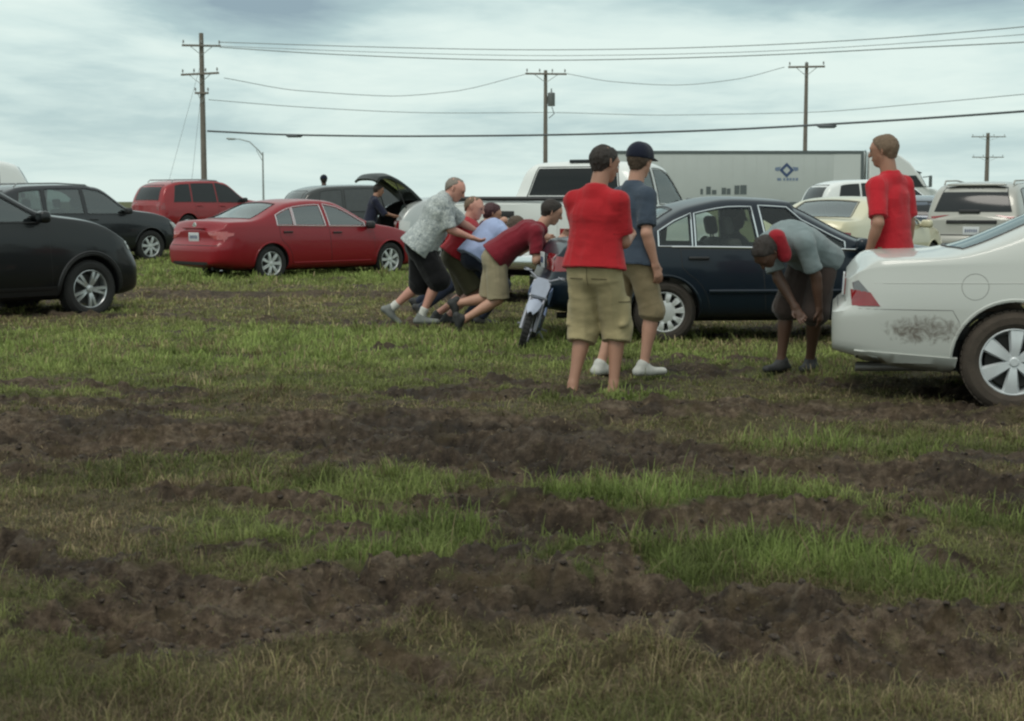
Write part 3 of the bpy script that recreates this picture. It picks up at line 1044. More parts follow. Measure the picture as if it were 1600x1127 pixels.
def person(label, origin, yaw, pelvis, neck, wrR, wrL, anR, anL, head=None, face=None, lat=(1, 0, 0), S=1.0, fat=1.0,
           poleR=None, poleL=None, kneeR=None, kneeL=None, footR=None, footL=None, skin=None, hair=None, cap=None, group=None,
           shirt=None, sleeve=0.78, hem=0.10, shorts=None, leg=0.95, legw=1.0, pants=False, shoes=None, socks=None, h=0.009,
           waistlean=None, cargo=False, sleevecol=None, sleeveside=1, curl=0.5, bald=False, hv=0.001, hairback=0.0, scarf=None, scarfat=None, pockets=False):
    """one person. Joint places are in metres in the person's own frame (x to the right, y forward when lat is +x), feet at z = 0."""
    A = lambda v: np.asarray(v, float)
    pelvis, neck, lat = A(pelvis), A(neck), unit(lat)
    up = unit(neck - pelvis)
    lat = unit(lat - up * (lat @ up))
    fwd = np.cross(up, lat)                     # the chest's own forward
    head = A(head) if head is not None else neck + up * 0.178 * S + fwd * 0.03
    face = unit(face) if face is not None else fwd
    hup = unit(head - neck)
    hup = unit(hup * 0.6 + up * 0.2 + V3(0, 0, 0.5)) if cap is None or True else hup
    face = unit(face - hup * (face @ hup) * 0.9)
    hlat = unit(np.cross(face, hup))
    hipR, hipL = pelvis + lat * 0.095 * S - up * 0.02, pelvis - lat * 0.095 * S - up * 0.02
    shR, shL = neck - up * 0.085 * S + lat * 0.168 * S, neck - up * 0.085 * S - lat * 0.168 * S
    l1, l2, t1, t2 = 0.295 * S, 0.26 * S, 0.435 * S, 0.42 * S
    elR, wrR = ik(shR, A(wrR), l1, l2, poleR if poleR is not None else -fwd + lat * 0.4)
    elL, wrL = ik(shL, A(wrL), l1, l2, poleL if poleL is not None else -fwd - lat * 0.4)
    knR, anR = ik(hipR, A(anR), t1, t2, kneeR if kneeR is not None else fwd)
    knL, anL = ik(hipL, A(anL), t1, t2, kneeL if kneeL is not None else fwd)
    ff = fwd.copy(); ff[2] = 0
    if np.linalg.norm(ff) < 0.3:
        ff = up.copy(); ff[2] = 0
    ff = unit(ff)
    footR = unit(footR) if footR is not None else unit(ff + lat * 0.2)
    footL = unit(footL) if footL is not None else unit(ff - lat * 0.2)
    waist = pelvis + (neck - pelvis) * 0.33 + fwd * 0.01
    if waistlean is not None:
        waist = waist + A(waistlean)
    chest = pelvis + (neck - pelvis) * 0.70 + fwd * 0.015 + (A(waistlean) * 0.8 if waistlean is not None else 0)
    upper = neck - up * 0.06 * S
    skin = skin or SKIN
    # ---- body, one continuous skin
    f = Field(h)
    k = 0.03
    f.limb(pelvis - up * 0.05, waist, 0.105 * S * fat, 0.092 * S * fat, lat, 1.42, k)
    f.limb(waist, chest, 0.092 * S * fat, 0.108 * S * fat, lat, 1.42, k)
    f.limb(chest, upper, 0.108 * S * fat, 0.07 * S, lat, 1.55, k)
    f.limb(shR, shL, 0.050 * S, 0.050 * S, None, 1, k)
    f.limb(neck - up * 0.05, head - hup * 0.06 + face * (-0.015), 0.066 * S, 0.060 * S, None, 1, k)
    f.limb(head + hup * 0.028 - face * 0.022, head + hup * 0.028 + face * 0.010, 0.094, 0.090, hlat, 0.84, 0.02)
    f.limb(head - hup * 0.045 + face * 0.030, head - hup * 0.092 + face * 0.062, 0.060, 0.034, hlat, 1.0, 0.03)
    f.limb(head + hup * 0.02 + face * 0.055, head - hup * 0.05 + face * 0.058, 0.050, 0.040, hlat, 1.15, 0.02)
    f.limb(head + hup * 0.012 + face * 0.098, head - hup * 0.030 + face * 0.120, 0.009, 0.015, None, 1, 0.014)   # nose
    f.limb(head - hup * 0.066 + face * 0.098 - hlat * 0.018, head - hup * 0.066 + face * 0.098 + hlat * 0.018, 0.008, 0.008, None, 1, 0.008)  # lips
    f.limb(head + hup * 0.030 + face * 0.092 - hlat * 0.04, head + hup * 0.030 + face * 0.092 + hlat * 0.04, 0.011, 0.011, None, 1, 0.012)    # brow
    for sg in (1, -1):
        e = head - hup * 0.005 - face * 0.008 + hlat * sg * 0.080
        f.limb(e + hup * 0.026 - face * 0.008, e - hup * 0.022 + face * 0.002, 0.017, 0.011, hlat, 0.5, 0.008)                           # ears
    for sh, el, wr in ((shR, elR, wrR), (shL, elL, wrL)):
        f.limb(sh, el, 0.052 * S, 0.041 * S, None, 1, k)
        f.limb(el, wr, 0.042 * S, 0.028 * S, None, 1, 0.018, bulge=0.006)
        d = unit(wr - el)
        side = unit(np.cross(d, unit(np.cross(d, A(V3(0, 0, 1)) * 0.3 + fwd)) + 1e-6)) if abs(d @ fwd) > 0.9 else unit(fwd - d * (fwd @ d))
        nrm = unit(np.cross(side, d))
        inward = unit(pelvis * 0.5 + neck * 0.5 - wr)
        if nrm @ inward < 0:
            nrm = -nrm                       # palm side
        pe = wr + d * 0.085 * S
        f.limb(wr, pe, 0.020, 0.021, side, 1.75, 0.015)
        for q, (off, ln) in enumerate(((0.032, 0.068), (0.011, 0.078), (-0.011, 0.072), (-0.031, 0.056))):
            b0 = wr + d * 0.078 * S + side * off
            cu = curl * (0.8 + 0.13 * q)
            d1 = unit(d * math.cos(cu * 0.6) + nrm * math.sin(cu * 0.6)); d2 = unit(d * math.cos(cu * 1.5) + nrm * math.sin(cu * 1.5))
            m1 = b0 + d1 * ln * 0.55
            f.limb(b0, m1, 0.0105, 0.0095, None, 1, 0.004); f.limb(m1, m1 + d2 * ln * 0.55, 0.0095, 0.008, None, 1, 0.004)
        tb = wr + d * 0.025 + side * 0.030
        tm = tb + unit(d * 0.8 + side * 0.6 + nrm * 0.4) * 0.036
        f.limb(tb, tm, 0.013, 0.011, None, 1, 0.008); f.limb(tm, tm + unit(d + nrm * 0.5) * 0.032, 0.011, 0.009, None, 1, 0.004)
    for hip, kn, an, ft in ((hipR, knR, anR, footR), (hipL, knL, anL, footL)):
        f.limb(hip, kn, 0.086 * S * (0.5 + fat / 2), 0.056 * S, None, 1, k)
        f.limb(kn, an, 0.053 * S, 0.036 * S, None, 1, 0.02, bulge=0.012 * S)
        dn = V3(0, 0, -1)
        if abs(ft[2]) > 0.4:
            dn = -unit(np.cross(np.cross(ft, V3(0, 0, -1)), ft))
            if dn[2] > 0:
                dn = -dn
        sole = an + dn * 0.055
        f.limb(sole - ft * 0.035, sole + ft * 0.145 + dn * 0.006, 0.030, 0.020, unit(np.cross(ft, dn)), 1.35, 0.03)
        f.limb(an, sole - ft * 0.02, 0.036, 0.034, None, 1, 0.02)
    Vb, Qb = f.mesh()
    Vb = smooth_mesh(Vb, Qb, 1)
    root = fast_mesh('person', Vb, Qb, skin)
    tag(root, label, 'person', group)
    root.location = origin
    root.rotation_euler = (0, 0, yaw)

    def put(name, fld, mat, amp=0.0, seed=0, axis=(0, 0, 1), sm=1, fr=11.0):
        V, Q = fld.mesh()
        V = smooth_mesh(V, Q, sm)
        if amp:
            V = wrinkle(V, Q, amp, seed, axis, fr)
        return fast_mesh(name, V, Q, mat, root)
    sd_ = abs(hash(label)) % 97 if False else (len(label) * 7) % 97
    if shirt is not None:
        f = Field(h)
        h0 = pelvis - up * hem
        gut = fwd * (0.05 * (fat - 1) * 2)
        f.limb(h0, waist + gut, 0.163 * S * fat, 0.130 * S * fat, lat, 1.40, 0.03, flat0=True)
        f.limb(waist + gut, chest, 0.130 * S * fat, 0.132 * S * fat, lat, 1.40, 0.03)
        f.limb(chest, upper, 0.132 * S * fat, 0.080 * S, lat, 1.45, 0.03)
        f.limb(shR - up * 0.002, shL - up * 0.002, 0.062 * S, 0.062 * S, None, 1, 0.04)
        for sh in (shR, shL):
            f.limb(neck - up * 0.015 - fwd * 0.01, sh, 0.055 * S, 0.058 * S, None, 1, 0.04)
        f.limb(neck - up * 0.03, neck + up * 0.022 + fwd * 0.004, 0.078 * S, 0.066 * S, None, 1, 0.035, flat1=True)
        for sh, el in ((shR, elR), (shL, elL)):
            f.limb(sh, sh + (el - sh) * sleeve, 0.074 * S, 0.072 * S * (0.6 + 0.4 * fat), None, 1, 0.03, flat1=True)
        st_ = put('shirt', f, shirt, 0.0080, sd_, up)
        if h < 0.0088:                       # stitched hems
            bvs = BVHTree.FromPolygons([v.co for v in st_.data.vertices], [tuple(p_.vertices) for p_ in st_.data.polygons])
            for c_, ax_, r0_ in ((h0 + up * 0.022, up, 0.45), (shR + (elR - shR) * (sleeve - 0.09), unit(elR - shR), 0.13), (shL + (elL - shL) * (sleeve - 0.09), unit(elL - shL), 0.13)):
                e1 = unit(np.cross(ax_, fwd + 0.01)); e2 = np.cross(ax_, e1)
                ring = []
                for t_ in np.linspace(0, 2 * math.pi, 48):
                    d_ = e1 * math.cos(t_) + e2 * math.sin(t_)
                    hh_ = bvs.ray_cast(Vector(c_ + d_ * r0_), Vector(-d_))
                    if hh_[0] is not None:
                        ring.append(hh_[0] - hh_[1] * 0.0006)
                if len(ring) > 20:
                    m = MB(); m.tube(ring, 0.0030, 5, False); m.build('hem', shirt, st_)
        if sleevecol is not None:
            f = Field(h)
            a_, b_ = (shR, elR) if sleeveside > 0 else (shL, elL)
            f.limb(a_ + (b_ - a_) * 0.02, a_ + (b_ - a_) * (sleeve + 0.03), 0.080 * S, 0.082 * S, None, 1, 0.02, flat0=False, flat1=True)
            put('sleeve', f, sleevecol, 0.005, sd_, up)
    if shorts is not None:
        f = Field(h)
        f.limb(pelvis + up * 0.075, pelvis - up * 0.05, 0.106 * S * fat, 0.116 * S * fat, lat, 1.36, 0.03, flat0=True)
        for hip, kn, an, sg in ((hipR, knR, anR, 1), (hipL, knL, anL, -1)):
            w_ = legw * (0.6 + 0.4 * fat)
            if pants:
                f.limb(hip, kn, 0.100 * S * w_, 0.074 * S * w_, None, 1, 0.04)
                f.limb(kn, an + (an - kn) * 0.05, 0.074 * S * w_, 0.058 * S, None, 1, 0.03, flat1=True)
            else:
                e = hip + (kn - hip) * min(leg, 1.0)
                if leg > 1.0:
                    f.limb(hip, kn, 0.099 * S * w_, 0.098 * S * w_, None, 1, 0.045)
                    f.limb(kn, kn + (an - kn) * (leg - 1.0), 0.098 * S * w_, 0.094 * S * w_, None, 1, 0.03, flat1=True)
                else:
                    f.limb(hip, e, 0.099 * S * w_, 0.098 * S * w_, None, 1, 0.045, flat1=True)
                if cargo:
                    c = hip + (kn - hip) * 0.72 + lat * sg * 0.086 * S
                    f.limb(c + V3(0, 0, 0.075), c - V3(0, 0, 0.075), 0.030, 0.034, unit(np.cross(lat, kn - hip)), 2.2, 0.012)
        put('trousers' if pants else 'shorts', f, shorts, 0.011, sd_ + 3, unit(knR - hipR), fr=9.0)
    if pockets:
        sh_ = [c_ for c_ in children(root) if c_.name.startswith('shorts')][0]
        bv = BVHTree.FromPolygons([v.co for v in sh_.data.vertices], [tuple(p_.vertices) for p_ in sh_.data.polygons])

        def on(p_, d_):
            hh_, nn_, i_, dd_ = bv.ray_cast(Vector(p_), Vector(d_))
            return hh_ + nn_ * 0.001 if hh_ else Vector(p_) + Vector(d_) * 0.4
        m = MB()
        for sg in (-1, 1):
            b0 = pelvis - up * 0.085 + lat * sg * 0.085 - fwd * 0.5
            m.tube([on(b0 + lat * t_, fwd) for t_ in np.linspace(-0.055, 0.055, 8)], 0.0035, 6)
        m.tube([on(pelvis + up * t_ - fwd * 0.5, fwd) for t_ in np.linspace(0.03, -0.13, 10)], 0.0025, 6)
        for sg, hip, kn in ((1, hipR, knR), (-1, hipL, knL)):
            c_ = hip + (kn - hip) * 0.55 + lat * sg * 0.5
            m.tube([on(c_ + fwd * t_, -lat * sg) for t_ in np.linspace(-0.07, 0.07, 8)], 0.0035, 6)
        m.build('pocket_seam', plain('khaki_seam', (.12, .095, .05), .9), sh_)
        m = MB()
        ring = [on(pelvis + up * 0.045 + (lat * math.cos(t_) + fwd * math.sin(t_)) * 0.5, -(lat * math.cos(t_) + fwd * math.sin(t_))) for t_ in np.linspace(0, 2 * math.pi, 40)]
        m.tube(ring, 0.006, 6); m.build('waistband', plain('khaki_band', (.25, .20, .11), .9), sh_)
    if socks is not None:
        for kn, an in ((knR, anR), (knL, anL)):
            f = Field(min(h, 0.01))
            f.limb(an + (kn - an) * 0.22, an - unit(kn - an) * 0.02, 0.048 * S, 0.043 * S, None, 1, 0.01, flat0=True)
            put('sock', f, socks, 0.002, 1)
    if shoes is not None:
        for an, ft in ((anR, footR), (anL, footL)):
            f = Field(0.009)
            dn = V3(0, 0, -1)
            if abs(ft[2]) > 0.4:
                dn = unit(np.cross(np.cross(ft, V3(0, 0, -1)), ft) * -1)
                if dn[2] > 0:
                    dn = -dn
            sole = an + dn * 0.060
            sx = unit(np.cross(ft, dn))
            f.limb(sole - ft * 0.055, sole + ft * 0.165 + dn * 0.004, 0.040, 0.030, sx, 1.32, 0.02)
            f.limb(an + unit(dn) * 0.01 - ft * 0.012, sole + ft * 0.04, 0.050, 0.042, None, 1, 0.03)
            f.cut(sole + dn * 0.032, dn)
            put('shoe', f, shoes, 0.0, 0)
    if hair is not None and not bald:
        f = Field(0.007)
        f.limb(head + hup * 0.028 - face * 0.024, head + hup * 0.030 + face * 0.012, 0.0985 + hv, 0.094 + hv, hlat, 0.845, 0.02)
        f.limb(head + hup * 0.01 - face * 0.032, head - hup * 0.055 - face * 0.040, 0.080 + hv, 0.054, hlat, 0.98, 0.03)
        f.cut(head + face * (0.060 - hairback) + hup * 0.070, face * 0.80 - hup * 0.60)
        f.cut(head - hup * 0.072, -hup)
        put('hair', f, hair, 0.006, 5, (0, 0, 1), 1, 55.0)
    if scarf is not None:
        f = Field(0.008)
        f.limb(scarfat[0], scarfat[1], 0.066, 0.058, None, 1, 0.02)
        put('neckerchief', f, scarf, 0.006, 3, up)
    if cap is not None:
        f = Field(0.007)
        f.limb(head + hup * 0.042 - face * 0.024, head + hup * 0.046 + face * 0.012, 0.111, 0.106, hlat, 0.88, 0.02)
        f.cut(head + hup * 0.022, -hup)
        b = head + hup * 0.034 + face * 0.10
        f.limb(b, b + face * 0.085 - hup * 0.012, 0.012, 0.009, hlat, 6.0, 0.012)
        put('cap', f, cap, 0.0, 0)
    for sg in (1, -1):
        m = MB()
        m.lathe([(0.0, -0.010), (0.008, -0.007), (0.010, 0.0), (0.008, 0.007), (0.0, 0.010)], 10, Matrix.Translation(Vector(head + hup * 0.008 + face * 0.094 + hlat * sg * 0.031)))
        m.build('eye', EYE, root)
    root['_hand'] = [float(v) for v in wrR]
    return root

# ------------------------------------------------------------------ vehicles
def pchip(cp):
    x = np.array([c[0] for c in cp], float); y = np.array([c[1] for c in cp], float)
    h = np.diff(x); d = np.diff(y) / h
    m = np.zeros_like(y)
    m[0], m[-1] = d[0], d[-1]
    for i in range(1, len(x) - 1):
        if d[i - 1] * d[i] > 0:
            w1, w2 = 2 * h[i] + h[i - 1], h[i] + 2 * h[i - 1]
            m[i] = (w1 + w2) / (w1 / d[i - 1] + w2 / d[i])

    def f(q):
        q = np.clip(np.asarray(q, float), x[0], x[-1])
        i = np.clip(np.searchsorted(x, q) - 1, 0, len(x) - 2)
        t = (q - x[i]) / h[i]
        return ((1 + 2 * t) * (1 - t) ** 2 * y[i] + t * (1 - t) ** 2 * h[i] * m[i] + t * t * (3 - 2 * t) * y[i + 1] + t * t * (t - 1) * h[i] * m[i + 1])
    return f


def tabled(cp, sig=0.03):
    """profile curve with slightly rounded corners"""
    f = pchip(cp)
    x = np.arange(cp[0][0] - 0.3, cp[-1][0] + 0.3, 0.01)
    y = f(x)
    if sig:
        k = np.exp(-0.5 * (np.arange(-12, 13) * 0.01 / sig) ** 2); k /= k.sum()
        y = np.convolve(np.pad(y, 12, 'edge'), k, 'valid')
    return lambda q: np.interp(q, x, y)


class Car:
    def __init__(s, L, W, top, belt, bot, plan, side=None, tumble=0.33, crown=0.035, bow_r=0.10, bow_f=0.18, rear_face=None, front_face=None,
                 mid=None, shoulder=0.955, wheels=(1.0, 3.7), wr=0.325, ar=0.375, nst=130):
        s.L, s.W = L, W
        s.top, s.belt, s.bot = tabled(top), tabled(belt), tabled(bot)
        s.plan = pchip(plan)
        s.side = pchip(side or [(0, 0.90), (0.12, 0.965), (0.42, 1.0), (0.72, 0.995), (1.0, shoulder)])
        s.shoulder = shoulder
        s.tumble, s.crown, s.bow_r, s.bow_f = tumble, crown, bow_r, bow_f
        s.mid = mid or L * 0.5
        s.rf = pchip(rear_face) if rear_face else (lambda z: 0 * z)
        s.ff = pchip(front_face) if front_face else (lambda z: 0 * z)
        s.wheels, s.wr, s.ar = wheels, wr, ar
        s.nst = nst
        s.build()

    def ztop(s, x, fr):
        """height of the upper surface; fr = 0 at the centre line .. 1 at the roof edge"""
        rear = x < s.mid
        xe = np.where(rear, x - s.bow_r * fr ** 2, x + s.bow_f * fr ** 2)
        return s.top(xe) - s.crown * fr ** 2.2

    def edge(s, x):
        """height and half width of the roof edge at station x"""
        w = s.W / 2 * s.plan(x)
        zl = s.belt(x)
        ze = np.maximum(s.ztop(x, 1.0), zl + 0.012)
        we = w * s.shoulder - 0.012 - s.tumble * np.maximum(ze - zl - 0.02, 0)
        return zl, ze, w, np.maximum(we, 0.08)

    def section(s, x):
        zl, ze, w, we = (float(v) for v in s.edge(x))
        zb = float(s.bot(x))
        pts = [(0.0, zb), (w * 0.55, zb)]
        for t in np.linspace(0, 1, 15):
            pts.append((w * float(s.side(t)), zb + (zl - zb) * t))
        for t in np.linspace(0.08, 1, 12):
            b = 0.014 * math.sin(math.pi * t) * min(1, (ze - zl) / 0.3)
            pts.append((w * s.shoulder + (we - w * s.shoulder) * t + b, zl + (ze - zl) * t))
        for t in np.linspace(0.08, 1, 13):
            fr = 1 - t
            z = max(float(s.ztop(x, fr)), zl + 0.012 + 0.012 * (1 - fr ** 2))
            pts.append((we * fr, z))
        p = np.array(pts)
        for _ in range(2):
            q = p.copy()
            q[2:-1] = 0.5 * p[2:-1] + 0.25 * (p[1:-2] + p[3:])
            p = q
        return p

    def warp(s, V):
        z, x = V[:, 2], V[:, 0].copy()
        a = np.clip(1 - x / 0.55, 0, 1) ** 1.5
        b = np.clip(1 - (s.L - x) / 0.6, 0, 1) ** 1.5
        V[:, 0] = x + s.rf(z) * a + s.ff(z) * b
        return V

    def build(s):
        # stations crowd at both ends
        e = np.concatenate([[0, .006, .015, .03, .05, .08, .115, .16, .21], s.L - np.array([.21, .16, .115, .08, .05, .03, .015, .006, 0])])
        xs = np.unique(np.round(np.concatenate([e, np.linspace(0.25, s.L - 0.25, s.nst)]), 4))
        half = [s.section(x) for x in xs]
        n = len(half[0])
        V, F = [], []
        m = 2 * n - 2                        # ring without doubled centre points
        for x, h in zip(xs, half):
            ring = [(x, -y, z) for y, z in h] + [(x, y, z) for y, z in h[-2:0:-1]]
            V += ring
        for i in range(len(xs) - 1):
            for k in range(m):
                k2 = (k + 1) % m
                F.append((i * m + k, (i + 1) * m + k, (i + 1) * m + k2, i * m + k2))
        # flat-ish end faces as strips between mirrored points
        for i, fl in ((0, False), (len(xs) - 1, True)):
            b = i * m
            for k in range(n - 1):
                l0, l1 = b + k, b + k + 1
                r0, r1 = b + (m - k) % m, b + (m - k - 1) % m
                q = [l0, r0, r1, l1]
                q = [v for j, v in enumerate(q) if v not in q[:j]]
                if len(q) >= 3:
                    F.append(tuple(q if fl else q[::-1]))
        V = s.warp(np.array(V, float))
        s.V, s.F = V, F
        s.bvh = BVHTree.FromPolygons([Vector(v) for v in V], F)

    # ---- places on the skin
    def hit(s, axis, p, side=1):
        if axis == 'y':
            o, d = Vector((p[0], side * 3, p[1])), Vector((0, -side, 0))
        elif axis == 'x':
            o, d = Vector((-4 if side < 0 else s.L + 4, p[0], p[1])), Vector((-side, 0, 0)) if side > 0 else Vector((1, 0, 0))
        else:
            o, d = Vector((p[0], p[1], 5)), Vector((0, 0, -1))
        h, nrm, i, ds = s.bvh.ray_cast(o, d)
        if h is None:
            h, nrm, i, ds = s.bvh.find_nearest(Vector((o[0] if axis != 'x' else (0 if side < 0 else s.L), o[1] if axis != 'y' else side * s.W / 2, min(o[2], 2))))
        if nrm.dot(d) > 0:
            nrm = -nrm
        return h, nrm

    def patch(s, name, poly, mat, parent, axis='y', side=-1, off=0.004, res=0.05, skirt=0.012, grow=0.0):
        """a panel lying on the skin: poly is an outline seen along the given axis"""
        V, F = s.patch_geo(poly, axis, side, off, res, skirt)
        return mesh_obj(name, V, F, mat, parent, True, 40)

    def patch_geo(s, poly, axis='y', side=-1, off=0.004, res=0.05, skirt=0.012):
        pts = []
        n = len(poly)
        for i in range(n):
            a, b = Vector(poly[i]), Vector(poly[(i + 1) % n])
            k = max(1, int((b - a).length / res))
            for j in range(k):
                pts.append(a.lerp(b, j / k))
        nb = len(pts)
        x0, x1 = min(p.x for p in pts), max(p.x for p in pts); y0, y1 = min(p.y for p in pts), max(p.y for p in pts)

        def inside(q):
            c = False
            for i in range(nb):
                a, b = pts[i], pts[i - 1]
                if (a.y > q.y) != (b.y > q.y) and q.x < (b.x - a.x) * (q.y - a.y) / (b.y - a.y) + a.x:
                    c = not c
            return c
        inner = []
        yy = y0 + res * 0.5
        while yy < y1:
            xx = x0 + res * 0.5
            while xx < x1:
                q = Vector((xx, yy))
                if inside(q) and min((q - p).length for p in pts) > res * 0.45:
                    inner.append(q)
                xx += res
            yy += res
        out = delaunay_2d_cdt(pts + inner, [(i, (i + 1) % nb) for i in range(nb)], [list(range(nb))], 1, 1e-5)
        P2, tri = out[0], out[2]
        V = []
        N = []
        for p in P2:
            h, nr = s.hit(axis, p, side)
            V.append(h + nr * off); N.append(nr)
        F = []
        want = {'y': Vector((0, side, 0)), 'x': Vector((side, 0, 0)), 'z': Vector((0, 0, 1))}[axis]
        for t in tri:
            t = list(t)
            nr = (V[t[1]] - V[t[0]]).cross(V[t[2]] - V[t[0]])
            F.append(t if nr.dot(want) > 0 else t[::-1])
        if skirt:
            cnt = {}
            for t in F:
                for i in range(len(t)):
                    e = (t[i], t[(i + 1) % len(t)])
                    cnt[e] = cnt.get(e, 0) + 1
            bd = [e for e in cnt if (e[1], e[0]) not in cnt]
            mp = {}
            for e in bd:
                for v in e:
                    if v not in mp:
                        mp[v] = len(V); V.append(V[v] - N[v] * (skirt + off))
            for a, b in bd:
                F.append([b, a, mp[a], mp[b]])
        return V, F

    def strip(s, mb, pts, r, axis='y', side=-1, off=0.0, res=0.04, closed=False):
        """a thin bead following a line on the skin"""
        q = []
        pts = list(pts) + ([pts[0]] if closed else [])
        for a, b in zip(pts[:-1], pts[1:]):
            a, b = Vector(a), Vector(b)
            k = max(1, int((b - a).length / res))
            q += [a.lerp(b, j / k) for j in range(k)]
        q.append(Vector(pts[-1]))
        V = []
        for p in q:
            h, nr = s.hit(axis, p, side)
            V.append(h + nr * off)
        mb.tube(V, r, 6)
        return mb

    def pane(s, xa, xb, low=0.03, high=0.055, sa=0.0, sb=0.0, n=16, zmin=0.05, inset=0.0):
        """outline (x, z) of a side window between xa and xb, bottom edge above the belt line, top below the roof edge;
        sa, sb: how far the top of either upright leans along x"""
        def valid(x0, x1):
            xs = np.linspace(x0, x1, 120)
            zl, ze, w, we = s.edge(xs)
            ok = (ze - high) - (zl + low) > 0.06
            return (xs[ok][0], xs[ok][-1]) if ok.any() else (x0, x1)
        x0, x1 = valid(xa, xb)
        k = max(3, int((x1 - x0) / 0.12) + 1)
        bx = np.linspace(x0, x1, k)
        x0, x1 = valid(xa + sa, xb + sb)
        tx = np.linspace(x0, x1, k)
        poly_lo = [(float(x), float(s.edge(np.array([x]))[0][0]) + low) for x in bx]
        poly_hi = [(float(x), float(s.edge(np.array([x]))[1][0]) - high) for x in tx]
        return poly_lo + poly_hi[::-1]


def bool_cut(ob, cutters):
    """subtracts each cutter in turn, then drops the cutters"""
    for c in cutters:
        md = ob.modifiers.new('cut', 'BOOLEAN')
        md.operation = 'DIFFERENCE'
        md.solver = 'EXACT'
        md.object = c
        md.material_mode = 'TRANSFER'
    dg = bpy.context.evaluated_depsgraph_get()
    dg.update()
    me = bpy.data.meshes.new_from_object(ob.evaluated_get(dg))
    ob.modifiers.clear()
    old = ob.data
    ob.data = me
    me.name = old.name
    for c in cutters:
        m = c.data
        bpy.data.objects.remove(c)
        bpy.data.meshes.remove(m)
    me.polygons.foreach_set('use_smooth', [True] * len(me.polygons))
    me.set_sharp_from_angle(angle=R(38))
    return ob


def prism_y(poly, y0, y1, mat):
    m = MB()
    n = len(poly)
    V = [Vector((p[0], y0, p[1])) for p in poly] + [Vector((p[0], y1, p[1])) for p in poly]
    F = [tuple(range(n)), tuple(range(2 * n - 1, n - 1, -1))] + [((i + 1) % n, i, n + i, n + (i + 1) % n) for i in range(n)]
    m.add(V, F)
    return m.build('cutter', mat, None, False)


def prism_z(poly, z0, z1, mat):
    m = MB()
    m.prism(poly, z0, z1)
    return m.build('cutter', mat, None, False)


def prism_x(poly, x0, x1, mat):
    m = MB()
    n = len(poly)
    V = [Vector((x0, p[0], p[1])) for p in poly] + [Vector((x1, p[0], p[1])) for p in poly]
    F = [tuple(range(n)), tuple(range(2 * n - 1, n - 1, -1))] + [((i + 1) % n, i, n + i, n + (i + 1) % n) for i in range(n)]
    m.add(V, F)
    return m.build('cutter', mat, None, False)


def cavity(car, xa, xb, zf, mat, wall=0.06, roof=0.045):
    """the hollow of the passenger cabin"""
    xs = np.linspace(xa, xb, 34)
    V, F = [], []
    rings = 0
    for x in xs:
        zl, ze, w, we = (float(v) for v in car.edge(x))
        zt = float(car.ztop(x, 0.0)) - roof
        zt = max(zt, zf + 0.05)
        ze2 = min(ze - roof, zt - 0.005); ze2 = max(ze2, zf + 0.04)
        zl2 = min(zl, ze2 - 0.01); zl2 = max(zl2, zf + 0.02)
        wb = w * 0.93 - wall
        ww = w * car.shoulder - wall
        wt = we - wall * 0.85
        if ze2 < ze - roof - 1e-4 or zl2 < zl - 1e-4:
            wt = ww
        half = [(wb, zf), (ww, zl2), (wt, ze2), (wt * 0.6, max(min(float(car.ztop(x, 0.6)) - roof, zt), ze2 + 0.001)), (0, zt + 0.001)]
        ring = [(x, -y, z) for y, z in half] + [(x, y, z) for y, z in half[-2::-1]]
        V += ring
        rings += 1
    m = len(ring)
    for i in range(rings - 1):
        for k in range(m):
            k2 = (k + 1) % m
            F.append((i * m + k, i * m + k2, (i + 1) * m + k2, (i + 1) * m + k))
    F.append(tuple(range(m))[::-1]); F.append(tuple((rings - 1) * m + k for k in range(m)))
    mb = MB(); mb.add(V, F)
    return mb.build('cutter', mat, None, False)


